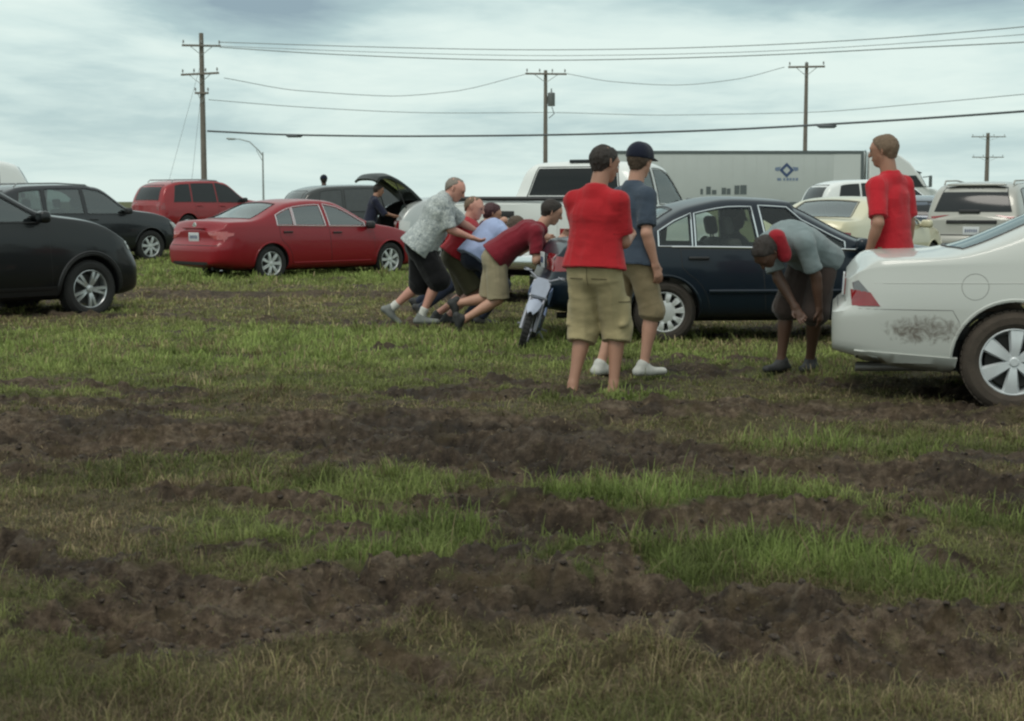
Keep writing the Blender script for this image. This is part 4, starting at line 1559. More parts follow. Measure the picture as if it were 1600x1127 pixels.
def wheel(parent, loc, r, w, side, style, rimmat, tyremat=None, rimr=None):
    """tyre and rim; side -1 faces -y. The wheel's own z axis is its axle, pointing outwards"""
    e = bpy.data.objects.new('wheel', None)
    link(e, parent)
    e.location = loc
    e.rotation_euler = (R(90) * (1 if side < 0 else -1), random.random() * 1.2 if style != 'none' else 0, 0)
    e.rotation_mode = 'XYZ'
    e.matrix_local = Matrix.Translation(Vector(loc)) @ Matrix.Rotation(R(90) if side < 0 else R(-90), 4, 'X') @ Matrix.Rotation(random.random() * 6.0, 4, 'Z')
    rr = rimr or r * 0.66
    h = w / 2
    t = MB()
    t.lathe([(rr * 0.97, h * 0.75), (rr + (r - rr) * 0.25, h * 0.98), (rr + (r - rr) * 0.6, h * 1.0), (r - 0.020, h * 0.86), (r - 0.004, h * 0.62), (r, h * 0.2), (r, -h * 0.2), (r - 0.004, -h * 0.62),
             (r - 0.02, -h * 0.86), (rr, -h * 0.8)], 56, None, True)
    for k in range(46):                                  # tread blocks
        a = k * 2 * math.pi / 46
        for hh in (-0.5, 0.02, 0.5):
            M = Matrix.Rotation(a + 0.05 * hh, 3, 'Z')
            t.box(M @ Vector((r - 0.0035, 0, hh * h)), (0.008, 0.034, h * 0.40), M)
    t.build('tyre', tyremat or RUBBER, e, True, 30)
    m = MB()
    zf = h * 0.72                                         # face of the rim
    m.lathe([(rr, zf + 0.006), (rr * 0.965, zf + 0.010), (rr * 0.93, zf), (rr * 0.90, zf - 0.05), (rr * 0.86, -h * 0.6), (rr * 0.98, -h * 0.7), (rr * 0.99, zf - 0.02)], 48, None, True)
    hubr = rr * 0.20

    def spoke(a, w0, w1, r0, r1, z0, z1, th=0.022):
        n = 5
        V = []
        for i in range(n):
            q = i / (n - 1)
            rad = r0 + (r1 - r0) * q
            wd = w0 + (w1 - w0) * q
            z = z0 + (z1 - z0) * q + 0.010 * math.sin(math.pi * q)
            for yy, zz in ((-wd / 2, z - th), (-wd / 2 * 0.72, z), (wd / 2 * 0.72, z), (wd / 2, z - th)):
                V.append(Vector((rad * math.cos(a) - yy * math.sin(a), rad * math.sin(a) + yy * math.cos(a), zz)))
        F = []
        for i in range(n - 1):
            for k in range(4):
                k2 = (k + 1) % 4
                F.append((i * 4 + k, i * 4 + k2, (i + 1) * 4 + k2, (i + 1) * 4 + k))
        F += [(3, 2, 1, 0), tuple((n - 1) * 4 + k for k in range(4))]
        m.add(V, F)
    if style == 'twin5':
        for k in range(5):
            for d in (-0.17, 0.17):
                spoke(k * 2 * math.pi / 5 + d, rr * 0.17, rr * 0.21, hubr * 0.7, rr * 0.95, zf - 0.012, zf - 0.002)
    elif style == 'six':
        for k in range(6):
            spoke(k * 2 * math.pi / 6, rr * 0.24, rr * 0.52, hubr * 0.6, rr * 0.93, zf + 0.004, zf + 0.004, 0.035)
    elif style == 'seven':
        for k in range(7):
            spoke(k * 2 * math.pi / 7, rr * 0.26, rr * 0.30, hubr * 0.6, rr * 0.95, zf - 0.004, zf)
    elif style == 'hubcap':
        m.lathe([(0.0, zf + 0.016), (rr * 0.30, zf + 0.014), (rr * 0.52, zf + 0.004), (rr * 0.56, zf - 0.004), (rr * 0.3, zf - 0.02), (0, zf - 0.02)], 40)
        for k in range(10):
            spoke(k * 2 * math.pi / 10, rr * 0.20, rr * 0.36, rr * 0.48, rr * 0.95, zf + 0.006, zf + 0.002, 0.02)
    else:
        for k in range(5):
            spoke(k * 2 * math.pi / 5, rr * 0.30, rr * 0.44, hubr * 0.6, rr * 0.95, zf - 0.004, zf)
    m.lathe([(0.0, zf + 0.014), (hubr * 0.55, zf + 0.014), (hubr * 0.7, zf + 0.006), (hubr, zf), (hubr * 1.05, zf - 0.03), (0, zf - 0.03)], 24)
    for k in range(5):
        a = k * 2 * math.pi / 5 + 0.3
        m.lathe([(0.0, 0.012), (0.008, 0.012), (0.009, 0.0)], 8, Matrix.Translation(Vector((hubr * 0.8 * math.cos(a), hubr * 0.8 * math.sin(a), zf - 0.005))))
    m.build('rim', rimmat, e, True, 30)
    d = MB()
    d.lathe([(0.0, 0.0), (rr * 0.80, 0.0), (rr * 0.80, -0.03), (0, -0.03)], 32)
    d.build('brake_disc', plain('brake_steel', (0.05, 0.048, 0.045), 0.6, 0.3), e)
    return e


def seat(parent, x, y, z, wdt, mat, hr=True, back=0.60):
    m = MB()
    m.box((x + 0.02, y, z), (0.52, wdt, 0.16), Matrix.Rotation(R(-6), 3, 'Y'), 0.04)
    m.box((x - 0.30, y, z + back * 0.5), (0.14, wdt, back), Matrix.Rotation(R(-14), 3, 'Y'), 0.045)
    if hr:
        n = max(1, int(wdt / 0.45))
        for k in range(n):
            yy = y + (k - (n - 1) / 2) * 0.5
            m.box((x - 0.40, yy, z + back + 0.12), (0.10, 0.25, 0.19), Matrix.Rotation(R(-12), 3, 'Y'), 0.04)
            m.tube([(x - 0.38, yy - 0.06, z + back - 0.03), (x - 0.395, yy - 0.06, z + back + 0.08)], 0.008, 6)
            m.tube([(x - 0.38, yy + 0.06, z + back - 0.03), (x - 0.395, yy + 0.06, z + back + 0.08)], 0.008, 6)
    return m.build('seat', mat, parent)


def mirror(parent, car, x, z, side, mat, size=(0.13, 0.20, 0.14)):
    h, n = car.hit('y', (x, z), side)
    m = MB()
    c = h + Vector((-0.02, side * 0.13, 0.02))
    m.tube([h + Vector((0.03, -side * 0.02, -0.01)), h + Vector((0.01, side * 0.06, 0.0)), c + Vector((0, -side * 0.04, -0.02))], [0.035, 0.026, 0.03], 10)
    m.box(c, size, Matrix.Rotation(side * R(8), 3, 'Z'), 0.045, )
    return m.build('wing_mirror', mat, parent)


def door_poly(car, xa, xb, zlo, zhi_off, arc=None, n=12, lean=0.0):
    """outline of a door's lower panel; arc = ('a' or 'b', xc, zc, r) follows a wheel arch at that end"""
    def z_hi(x):
        return float(car.belt(x)) - zhi_off
    left, right = [], []
    za = z_hi(xa); zb_ = z_hi(xb)
    for t in np.linspace(0, 1, n):
        z = zlo + (za - zlo) * t
        x = xa + lean * t
        if arc and arc[0] == 'a':
            d = arc[3] ** 2 - (z - arc[2]) ** 2
            if d > 0:
                x = max(x, arc[1] + math.sqrt(d))
        left.append((x, z))
        z = zlo + (zb_ - zlo) * t
        x = xb + lean * t
        if arc and arc[0] == 'b':
            d = arc[3] ** 2 - (z - arc[2]) ** 2
            if d > 0:
                x = min(x, arc[1] - math.sqrt(d))
        right.append((x, z))
    tops = [(x, z_hi(x)) for x in np.linspace(left[-1][0], right[-1][0], 8)[1:-1]]
    return right + tops[::-1] + left[::-1]


def shrink(poly, d):
    """moves an outline inwards by d"""
    n = len(poly)
    area = sum(poly[i][0] * poly[(i + 1) % n][1] - poly[(i + 1) % n][0] * poly[i][1] for i in range(n))
    sg = 1 if area > 0 else -1
    out = []
    for i in range(n):
        a, b, c = Vector(poly[i - 1]), Vector(poly[i]), Vector(poly[(i + 1) % n])
        e1 = (b - a); e2 = (c - b)
        if e1.length < 1e-6 or e2.length < 1e-6:
            out.append(tuple(b)); continue
        n1 = Vector((-e1.y, e1.x)).normalized() * sg; n2 = Vector((-e2.y, e2.x)).normalized() * sg
        bis = n1 + n2
        if bis.length < 1e-4:
            out.append(tuple(b)); continue
        bis.normalize()
        k = min(2.0, 1 / max(0.4, bis.dot(n1)))
        out.append(tuple(b + bis * d * k))
    return out


def make_car(name, label, cat, car, mat, panes, wind, rear, doors=(), tails=(), heads=(), sides=(-1, 1), wstyle='five', rim=ALLOY, tyre=None,
             cut=True, cab=None, floor=0.45, glassmat=None, rearglass=None, trimmat=None, mirrors=None, handles=(), plate=None, seats=(), arches=True,
             group=None, extras=None, seatmat=None, wheelw=0.215, trimr=0.007, rimr=None, bodyname='body', belt_trim=True, interior=None, doormat=None, arch_lip=True):
    """panes: outlines (x, z) of the side windows; wind / rear: (axis, outline) of the screens"""
    root = thing(name, label, cat, (0, 0, 0), 0, group)
    body = mesh_obj(bodyname, car.V, car.F, [mat], root, True, 40)
    gm = glassmat or GLASS
    rg = rearglass or gm
    trimmat = trimmat or BLACKP
    interior = interior or DARKIN
    bm = bmesh.new(); bm.from_mesh(body.data)
    bmesh.ops.dissolve_degenerate(bm, dist=1e-4, edges=bm.edges[:])
    bm.to_mesh(body.data); bm.free()
    cutters = []
    if arches:
        for xw in car.wheels:
            for sd in (-1, 1):
                m = MB()
                yo = sd * (car.W / 2 + 0.2); yi = sd * (car.W / 2 - 0.30)
                prof = [(car.ar * math.cos(a), car.ar * math.sin(a)) for a in np.linspace(0, 2 * math.pi, 41)[:-1]]
                # arch opens downwards
                poly = [(x_ * 1.0, z_) for x_, z_ in prof]
                y0, y1 = min(yo, yi), max(yo, yi)
                cutters.append(prism_y([(xw + p[0], car.wr + p[1]) for p in poly], y0, y1, BLACKP))
    if cut:
        cutters.append(cavity(car, cab[0], cab[1], floor, interior))
        for p in panes:
            cutters.append(prism_y(shrink(p, 0.012), -1.4, 1.4, BLACKP))
        for it in (wind, rear):
            if it is None:
                continue
            ax, p = it[0], shrink(it[1], 0.014)
            if ax == 'z':
                cutters.append(prism_z(p, float(np.min([car.belt(q[0]) for q in p])) + 0.03, 2.6, BLACKP))
            else:
                sd = it[2]
                cutters.append(prism_x(p, *((-0.6, cab[0] + 0.35) if sd < 0 else (cab[1] - 0.3, car.L + 0.5)), BLACKP))
    if cutters:
        bool_cut(body, cutters)
    goff = -0.006 if cut else 0.004
    for p in panes:
        for sd in sides:
            w = car.patch('side_window', shrink(p, -0.004 if cut else 0.0), gm, root, 'y', sd, goff, 0.07, 0.0 if cut else 0.012)
            m = MB(); car.strip(m, shrink(p, -0.004), trimr, 'y', sd, 0.001, 0.05, True)
            m.build('window_trim', trimmat, w)
    for it, nm in ((wind, 'windshield'), (rear, 'rear_window')):
        if it is None:
            continue
        ax = it[0]; sd = it[2] if len(it) > 2 else 1
        w = car.patch(nm, shrink(it[1], -0.004 if cut else 0), gm if nm == 'windshield' else rg, root, ax, sd, goff, 0.08, 0.0 if cut else 0.012)
        m = MB(); car.strip(m, shrink(it[1], -0.004), 0.009, ax, sd, 0.0, 0.06, True)
        m.build('window_seal', BLACKP, w)
    for sd in sides:
        for dp in doors:
            car.patch('door_gap', shrink(dp, -0.006), BLACKP, root, 'y', sd, 0.0012, 0.06, 0.004)
            d = car.patch('door', dp, doormat or mat, root, 'y', sd, 0.0035, 0.05, 0.004)
            # grip near the rear upper corner of the door
            xh = min(q[0] for q in dp) + 0.14; zh = max(q[1] for q in dp if q[0] < xh + 0.1) - 0.085
            h, nr = car.hit('y', (xh, zh), sd)
            m = MB(); m.box(h + nr * 0.022 + Vector((0.03, 0, 0)), (0.20, 0.022, 0.030), None, 0.009)
            m.box(h + nr * 0.008 + Vector((-0.05, 0, 0)), (0.03, 0.03, 0.028), None, 0.006); m.box(h + nr * 0.008 + Vector((0.11, 0, 0)), (0.03, 0.03, 0.028), None, 0.006)
            m.build('handle', handles[0] if handles else mat, d)
        for it in tails:
            for ax, p, mt in it:
                car.patch('tail_light', p if ax == 'y' else [(q[0] * (1 if sd > 0 else -1), q[1]) for q in p], mt, root, ax, sd if ax == 'y' else -1, 0.006, 0.04, 0.02)
        for it in heads:
            for ax, p, mt in it:
                car.patch('headlight', p if ax == 'y' else [(q[0] * (1 if sd > 0 else -1), q[1]) for q in p], mt, root, ax, sd if ax == 'y' else 1, 0.006, 0.04, 0.02)
        if mirrors:
            mirror(root, car, mirrors[0], mirrors[1], sd, mirrors[2] if len(mirrors) > 2 else mat)
        for i, xw in enumerate(car.wheels):
            y = sd * (car.W / 2 * float(car.plan(xw)) - wheelw / 2 - 0.018)
            wheel(root, (xw, y, car.wr), car.wr, wheelw, sd, wstyle, rim, tyre, rimr)
            if arch_lip:
                m = MB()
                pts = [(xw + (car.ar + 0.012) * math.cos(a), car.wr + (car.ar + 0.012) * math.sin(a)) for a in np.linspace(R(-12), R(192), 26)]
                pts = [p for p in pts if p[1] > float(car.bot(p[0])) + 0.02]
                car.strip(m, pts, 0.013, 'y', sd, -0.004, 0.2)
                m.build('arch_lip', arch_lip if not isinstance(arch_lip, bool) else mat, root)
    if plate:
        h, nr = car.hit('x', (plate[0], plate[1]), -1)
        m = MB(); m.box((0, 0, 0), (0.012, 0.31, 0.155), None, 0.004)
        pl = m.build('license_plate', PLATE, root)
        pl.matrix_local = Matrix.Translation(h + nr * 0.012) @ nr.to_track_quat('-X', 'Z').to_matrix().to_4x4()
        m = MB()
        for k in range(6):                               # characters too small to read
            m.box((-0.0075, -0.10 + k * 0.04, 0.0), (0.003, 0.022, 0.06 if k % 2 else 0.055))
        m.build('plate_characters', plain('plate_blue', (0.06, 0.08, 0.16), 0.6), pl)
    for s_ in seats:
        seat(root, *s_, seatmat or GREYIN)
    if cut and cab:
        m = MB()
        zd = float(car.belt(cab[1])) - 0.02
        m.box((cab[1] - 0.32, 0, zd - 0.09), (0.40, car.W * 0.80, 0.20), Matrix.Rotation(R(8), 3, 'Y'), 0.06)
        m.build('dashboard', DARKIN, root)
        m = MB()
        c = Vector((cab[1] - 0.62, 0.36, zd - 0.05))
        m.tube([c + Matrix.Rotation(R(-28), 3, 'Y') @ Vector((0, 0.185 * math.cos(a), 0.185 * math.sin(a))) for a in np.linspace(0, 2 * math.pi, 25)], 0.014, 6)
        m.tube([c + Vector((0.0, 0, 0)), c + Vector((0.25, 0, -0.10))], 0.03, 8)
        m.build('steering_wheel', BLACKP, root)
    # dark underside and axles
    m = MB()
    m.box((car.L / 2, 0, float(car.bot(car.L / 2)) + 0.05), (car.L * 0.66, car.W * 0.62, 0.12), None, 0.03)
    for xw in car.wheels:
        m.tube([(xw, -car.W / 2 + 0.2, car.wr), (xw, car.W / 2 - 0.2, car.wr)], 0.05, 8)
    m.tube([(0.9, -0.45, 0.26), (0.10, -0.45, 0.25)], 0.03, 10)
    m.build('underbody', BLACKP, root)
    if extras:
        extras(root, car, body)
    return root


def place(root, local, wx, wy, heading, z=0.0, roll=0.0, pitch=0.0):
    """puts the car so that its own point 'local' (x, y) stands at world (wx, wy), pointing along heading"""
    rot = Matrix.Rotation(heading, 4, 'Z') @ Matrix.Rotation(pitch, 4, 'Y') @ Matrix.Rotation(roll, 4, 'X')
    # a tenth of a millimetre apart is nothing to see; root stays at the car's middle on the ground
    p = Matrix.Rotation(heading, 3, 'Z') @ Vector((local[0], local[1], 0))
    root.matrix_world = Matrix.Translation(Vector((wx - p.x, wy - p.y, z))) @ rot
    return root

# ------------------------------------------------------------------ the vehicles of this field
REDP = paint('red_paint', (0.235, 0.008, 0.015), 0.0, 0.34, 0.30, 0.36, None, 0.35)
NAVYP = paint('navy_paint', (0.004, 0.010, 0.018), 0.0, 0.32, 0.28, 0.36, None, 0.30)
WHITEP = paint('white_paint', (0.49, 0.505, 0.47), 0.0, 0.38, 0.55, 0.40, (0.52, 0.545, 0.30, 0.105))
BLACKCP = paint('black_paint', (0.006, 0.007, 0.008), 0.0, 0.30, 0.18, 0.42, None, 0.40)
GREYP = paint('dark_grey_paint', (0.022, 0.024, 0.027), 0.4, 0.32, 0.35, 0.42)
REDSP = paint('red_paint_wagon', (0.27, 0.012, 0.016), 0.2, 0.35, 0.35, 0.42)
GREENGREYP = paint('pewter_paint', (0.035, 0.038, 0.036), 0.4, 0.35, 0.4, 0.42)
SILVERCP = paint('silver_paint', (0.42, 0.44, 0.43), 0.45, 0.35, 0.3, 0.42)
BEIGEP = paint('beige_paint', (0.36, 0.355, 0.32), 0.2, 0.38, 0.35, 0.42)
CREAMP = paint('cream_paint', (0.58, 0.54, 0.37), 0.1, 0.38, 0.3, 0.42)
BLUEP = paint('blue_grey_paint', (0.075, 0.095, 0.125), 0.4, 0.35, 0.3, 0.42)
WHITETP = paint('white_pickup_paint', (0.68, 0.70, 0.67), 0.0, 0.4, 0.4, 0.6)
WHITEVP = paint('white_van_paint', (0.70, 0.72, 0.70), 0.0, 0.4, 0.3, 0.5)

DZ = 0.285
# ---- red sedan, rear corner towards us
camry = Car(4.80, 1.82,
    top=[(0, .90), (.03, 1.02), (.09, 1.085), (.60, 1.115), (1.55, 1.43), (2.05, 1.47), (2.65, 1.45), (3.62, 1.045), (4.3, .93), (4.62, .80), (4.80, .60)],
    belt=[(0, .86), (.12, .95), (1.0, .975), (2.2, .955), (3.55, .93), (4.3, .80), (4.65, .66), (4.8, .52)],
    bot=[(0, .30), (.5, .22), (1.4, .19), (3.6, .19), (4.5, .20), (4.8, .26)],
    plan=[(0, .66), (.02, .74), (.10, .86), (.28, .955), (.6, .99), (1.6, 1), (3.6, 1), (4.2, .97), (4.5, .90), (4.68, .78), (4.77, .64), (4.8, .54)],
    tumble=.42, wheels=(1.07, 3.846), wr=.325, ar=.365,
    rear_face=[(0.2, .02), (.35, -.05), (.60, -.05), (.68, .0), (.75, .05), (1.0, .03), (1.2, .0)], front_face=[(.2, -.03), (.4, .03), (.6, .02), (.8, -.05)])


def sedan_doors(c, xa, xm, xb):
    return [door_poly(c, xm + .01, xb, DZ, .012, ('b', c.wheels[1], c.wr, c.ar + .095), lean=-.05),
            door_poly(c, xa, xm, DZ, .012, ('a', c.wheels[0], c.wr, c.ar + .095), lean=-.05)]


def camry_extras(root, car, body):
    # number-plate recess bar, badge and bumper crease
    h, n = car.hit('x', (0, .955), -1)
    m = MB(); m.box(h + n * .008, (.02, .66, .03), None, .008); m.build('boot_garnish', REDP, root)
    m = MB(); m.lathe([(.0, .008), (.05, .008), (.055, 0.0), (0, 0)], 24, Matrix.Translation(car.hit('x', (0, 1.0), -1)[0]) @ Matrix.Rotation(R(-90), 4, 'Y')); m.build('badge', CHROME, root)
    m = MB(); car.strip(m, [(y, .655) for y in np.linspace(-.72, .72, 16)], .008, 'x', -1, -.003); m.build('bumper_seam', BLACKP, root)
    car.patch('bumper_valance', [(-.55, .31), (.55, .31), (.52, .37), (-.52, .37)], BLACKP, root, 'x', -1, .004)
    for sd in (-1, 1):
        m = MB(); car.strip(m, [(x, .33) for x in np.linspace(1.55, 3.35, 20)], .016, 'y', sd, .0); m.build('sill_trim', REDP, root)


c = make_car('red_sedan', 'red metallic sedan seen from its rear corner, parked nearest the open liftgate', 'car', camry, REDP,
    [camry.pane(2.40, 3.45, .028, .062, -.05, 0), camry.pane(1.62, 2.30, .028, .075, 0, -.05), camry.pane(1.22, 1.58, .028, .075)],
    ('z', [(2.80, -.54), (2.80, .54), (3.50, .66), (3.62, 0.35), (3.66, 0), (3.62, -.35), (3.50, -.66)]),
    ('z', [(1.42, -.50), (1.42, .50), (.78, .62), (.70, .3), (.68, 0), (.70, -.3), (.78, -.62)]),
    doors=sedan_doors(camry, 1.30, 2.41, 3.46),
    tails=[[('x', [(.42, .89), (.80, .90), (.82, .83), (.80, .76), (.62, .76), (.44, .84)], lens('red_clear_lens', (.50, .10, .10)))], [('y', [(.03, .90), (.30, .87), (.28, .83), (.03, .77)], lens('red_clear_lens', (.50, .10, .10)))]],
    cab=(0.75, 3.6), mirrors=(3.28, .97, BLACKP), plate=(0, .80), wstyle='seven', rim=SILVERP, seats=[(2.75, -.36, .50, .5), (2.75, .36, .50, .5), (1.75, 0, .50, 1.3)], trimmat=CHROME, extras=camry_extras,
    glassmat=glass('camry_glass', (.42, .50, .47), (.85, .9, .9), .16), handles=(BLACKP,))
place(c, (1.07, -.9), XP(425, 27.2), 27.2, R(45.5), -.07)

# ---- dark navy sedan being pushed
navy = Car(4.77, 1.79,
    top=[(0, .80), (.03, .93), (.10, .99), (.66, 1.03), (1.32, 1.345), (1.75, 1.415), (2.25, 1.395), (3.28, .985), (3.8, .93), (4.4, .82), (4.68, .70), (4.77, .54)],
    belt=[(0, .78), (.12, .88), (1.0, .915), (2.2, .90), (3.25, .875), (3.9, .80), (4.5, .68), (4.77, .48)],
    bot=[(0, .32), (.5, .24), (1.4, .20), (3.6, .20), (4.5, .22), (4.77, .28)],
    plan=[(0, .74), (.02, .82), (.10, .90), (.28, .96), (.6, .99), (1.6, 1), (3.4, 1), (4.1, .97), (4.5, .88), (4.68, .76), (4.77, .60)],
    tumble=.42, wheels=(1.10, 3.75), wr=.302, ar=.34, bow_r=.06,
    rear_face=[(0.2, .03), (.34, -.05), (.58, -.06), (.64, .0), (.72, .02), (1.0, .02)], front_face=[(.2, -.03), (.4, .03), (.6, .02), (.8, -.05)])


def navy_extras(root, car, body):
    m = MB(); car.strip(m, [(y, .605) for y in np.linspace(-.74, .74, 14)], .010, 'x', -1, -.002); m.build('bumper_seam', BLACKP, root)
    for sd in (-1, 1):
        m = MB(); car.strip(m, [(x, .50) for x in np.linspace(1.52, 3.32, 24)], .022, 'y', sd, .002); m.build('side_moulding', NAVYP, root)
        m = MB(); car.strip(m, [(x, float(car.belt(x)) + .012) for x in np.linspace(1.16, 3.2, 24)], .009, 'y', sd, .003); m.build('chrome_strip', CHROME, root)
    m = MB(); m.tube([(.62, .55, 1.0), (.50, .56, 1.06)], .006, 6); m.build('aerial_stub', BLACKP, root)
    m = MB(); m.tube([(0.05, .05, .25), (-.02, .05, .24)], .03, 8); m.build('tow_eye', BLACKP, root)
    m = MB(); m.box((2.55, .02, 1.285), (.03, .20, .06), None, .02); m.build('inside_mirror', BLACKP, root)


nv = make_car('navy_sedan', 'dark navy sedan stuck in the grass with people pushing at its boot', 'car', navy, NAVYP,
    [navy.pane(2.10, 3.20, .022, .055, -.06, 0), navy.pane(1.40, 2.02, .022, .07, 0, -.06), navy.pane(1.04, 1.36, .022, .06)],
    ('z', [(2.38, -.50), (2.38, .50), (3.12, .64), (3.24, .35), (3.28, 0), (3.24, -.35), (3.12, -.64)]),
    ('z', [(1.22, -.48), (1.22, .48), (.80, .60), (.74, .3), (.72, 0), (.74, -.3), (.80, -.60)]),
    doors=sedan_doors(navy, 1.30, 2.08, 3.22), tails=[[('x', [(.34, .86), (.70, .85), (.72, .70), (.34, .70)], REDLENS)], [('y', [(.03, .84), (.24, .82), (.22, .70), (.03, .69)], REDLENS)]],
    heads=[[('y', [(4.38, .62), (4.66, .60), (4.66, .72), (4.38, .74)], CLEARLENS)]],
    cab=(0.72, 3.2), floor=.34, mirrors=(3.02, .92, NAVYP), plate=(0, .78), wstyle='hubcap', rim=SILVERP, tyre=plain('grimy_rubber', (0.036, 0.029, 0.023), 0.9, 0, 0.5, 11, 0.5), seats=[(2.20, -.36, .40, .5), (2.20, .36, .40, .5), (1.40, 0, .40, 1.25)],
    trimmat=CHROME, extras=navy_extras, glassmat=glass('clear_car_glass', (.74, .80, .77), (.8, .85, .85), .015), rimr=.195, interior=plain('tan_grey_interior', (.12, .115, .10), .9), handles=(BLACKP,))
NV_H = R(5)
place(nv, (1.10, -.9), XP(1042, 14.7), 14.7, NV_H, -.012)

# ---- white sedan close on the right
wht = Car(5.0, 1.85,
    top=[(0, .88), (.03, .985), (.10, 1.035), (.55, 1.055), (1.60, 1.42), (2.15, 1.475), (2.9, 1.45), (3.8, 1.04), (4.5, .93), (4.85, .80), (5.0, .6)],
    belt=[(0, .84), (.12, .93), (1.0, .965), (2.2, .95), (3.7, .92), (4.4, .80), (4.8, .68), (5.0, .52)],
    bot=[(0, .36), (.3, .28), (.7, .24), (1.5, .20), (3.8, .20), (4.7, .22), (5.0, .28)],
    plan=[(0, .70), (.02, .79), (.10, .90), (.26, .965), (.6, .99), (1.6, 1), (3.6, 1), (4.3, .97), (4.7, .88), (4.9, .74), (5.0, .56)],
    side=[(0, .93), (.10, .965), (.40, .995), (.62, 1.0), (.80, .985), (1.0, .95)],
    tumble=.42, wheels=(1.10, 3.95), wr=.340, ar=.395, bow_r=.10,
    rear_face=[(0.2, .05), (.30, -.03), (.40, -.07), (.62, -.075), (.665, -.06), (.69, .005), (.75, .01), (.9, .02), (1.05, .05)], front_face=[(.2, -.03), (.4, .03), (.6, .02), (.8, -.05)])


SEAMG = plain('grey_gap', (.16, .16, .15), .8)


def white_extras(root, car, body):
    for sd in (-1, 1):
        # bumper joint, lower valance and filler flap on the flank
        m = MB(); car.strip(m, [(x, .675) for x in np.linspace(.06, .70, 14)] + [(.745, .60)], .003, 'y', sd, -.0012); m.build('bumper_seam', SEAMG, root)
        car.patch('bumper_valance', [(.10, .30), (.72, .25), (.74, .36), (.08, .40)], WHITEP, root, 'y', sd, .014, .05, .02)
        m = MB(); car.strip(m, [(.84 + .085 * math.cos(a), .83 + .085 * math.sin(a)) for a in np.linspace(0, 2 * math.pi, 25)], .0022, 'y', sd, -.0008); m.build('filler_flap_seam', SEAMG, root)
        m = MB(); car.strip(m, [(x, .845 + .01 * x) for x in np.linspace(.20, 1.6, 20)], .005, 'y', sd, -.0025); m.build('flank_crease', WHITEP, root)
        car.patch('tail_light_top', [(.05, .89), (.10, .86), (.17, .782), (.07, .792)], lens('smoked_lens', (.14, .14, .14)), root, 'y', sd, .006, .04, .02)
    m = MB(); car.strip(m, [(y, .676) for y in np.linspace(-.60, .60, 14)], .004, 'x', -1, -.001); m.build('boot_seam', BLACKP, root)
    m = MB(); m.tube([(.60, -.50, .26), (.09, -.52, .25)], .030, 12); m.build('exhaust_pipe', plain('dull_steel', (.22, .21, .2), .5, .6), root)


wc = make_car('white_sedan', 'white sedan with mud splashed on its rear quarter, close on the right', 'car', wht, WHITEP,
    [wht.pane(2.50, 3.65, .028, .062, -.05, 0), wht.pane(1.72, 2.42, .028, .075, 0, -.05), wht.pane(1.28, 1.66, .028, .08)],
    ('z', [(3.02, -.54), (3.02, .54), (3.68, .66), (3.80, 0.35), (3.84, 0), (3.80, -.35), (3.68, -.66)]),
    ('z', [(1.46, -.50), (1.46, .50), (.78, .62), (.70, .3), (.68, 0), (.70, -.3), (.78, -.62)]),
    doors=sedan_doors(wht, 1.40, 2.50, 3.62), tails=[[('y', [(.05, .80), (.175, .785), (.24, .695), (.06, .69)], REDLENS)], [('x', [(.34, .86), (.50, .86), (.50, .75), (.38, .75)], REDLENS)]],
    cab=(0.75, 3.75), mirrors=(3.45, .97, WHITEP), plate=(0, .80), wstyle='six', rim=plain('bright_alloy', (.60, .63, .64), .4, .25, .15, 12), tyre=MUDRUBBER, seats=[(2.85, -.36, .50, .5), (2.85, .36, .50, .5), (1.85, 0, .50, 1.3)],
    trimmat=CHROME, extras=white_extras, wheelw=.225, rimr=.222)
place(wc, (1.15, -.9), XP(1606, 9.95), 9.95, R(-12), -.035)

# ---- black SUV on the left
suv = Car(4.42, 1.845,
    top=[(0, .98), (.04, 1.15), (.32, 1.52), (.85, 1.64), (1.8, 1.665), (2.45, 1.63), (3.26, 1.275), (3.85, 1.19), (4.18, 1.06), (4.34, .93), (4.42, .70)],
    belt=[(0, .95), (.12, 1.06), (1.0, 1.12), (2.2, 1.13), (3.25, 1.13), (3.85, 1.05), (4.22, .90), (4.42, .60)],
    bot=[(0, .34), (.5, .27), (1.4, .23), (3.4, .23), (4.2, .24), (4.42, .30)],
    plan=[(0, .76), (.02, .83), (.10, .92), (.28, .97), (.6, 1), (1.6, 1), (3.4, 1), (3.95, .975), (4.22, .91), (4.34, .84), (4.40, .74), (4.42, .66)],
    tumble=.30, wheels=(.98, 3.64), wr=.350, ar=.405, bow_r=.06, bow_f=.16,
    rear_face=[(0.2, .03), (.34, -.04), (.62, -.05), (.72, .0), (1.0, .02), (1.6, .03)], front_face=[(.2, -.05), (.35, .02), (.6, .03), (.8, -.03)])


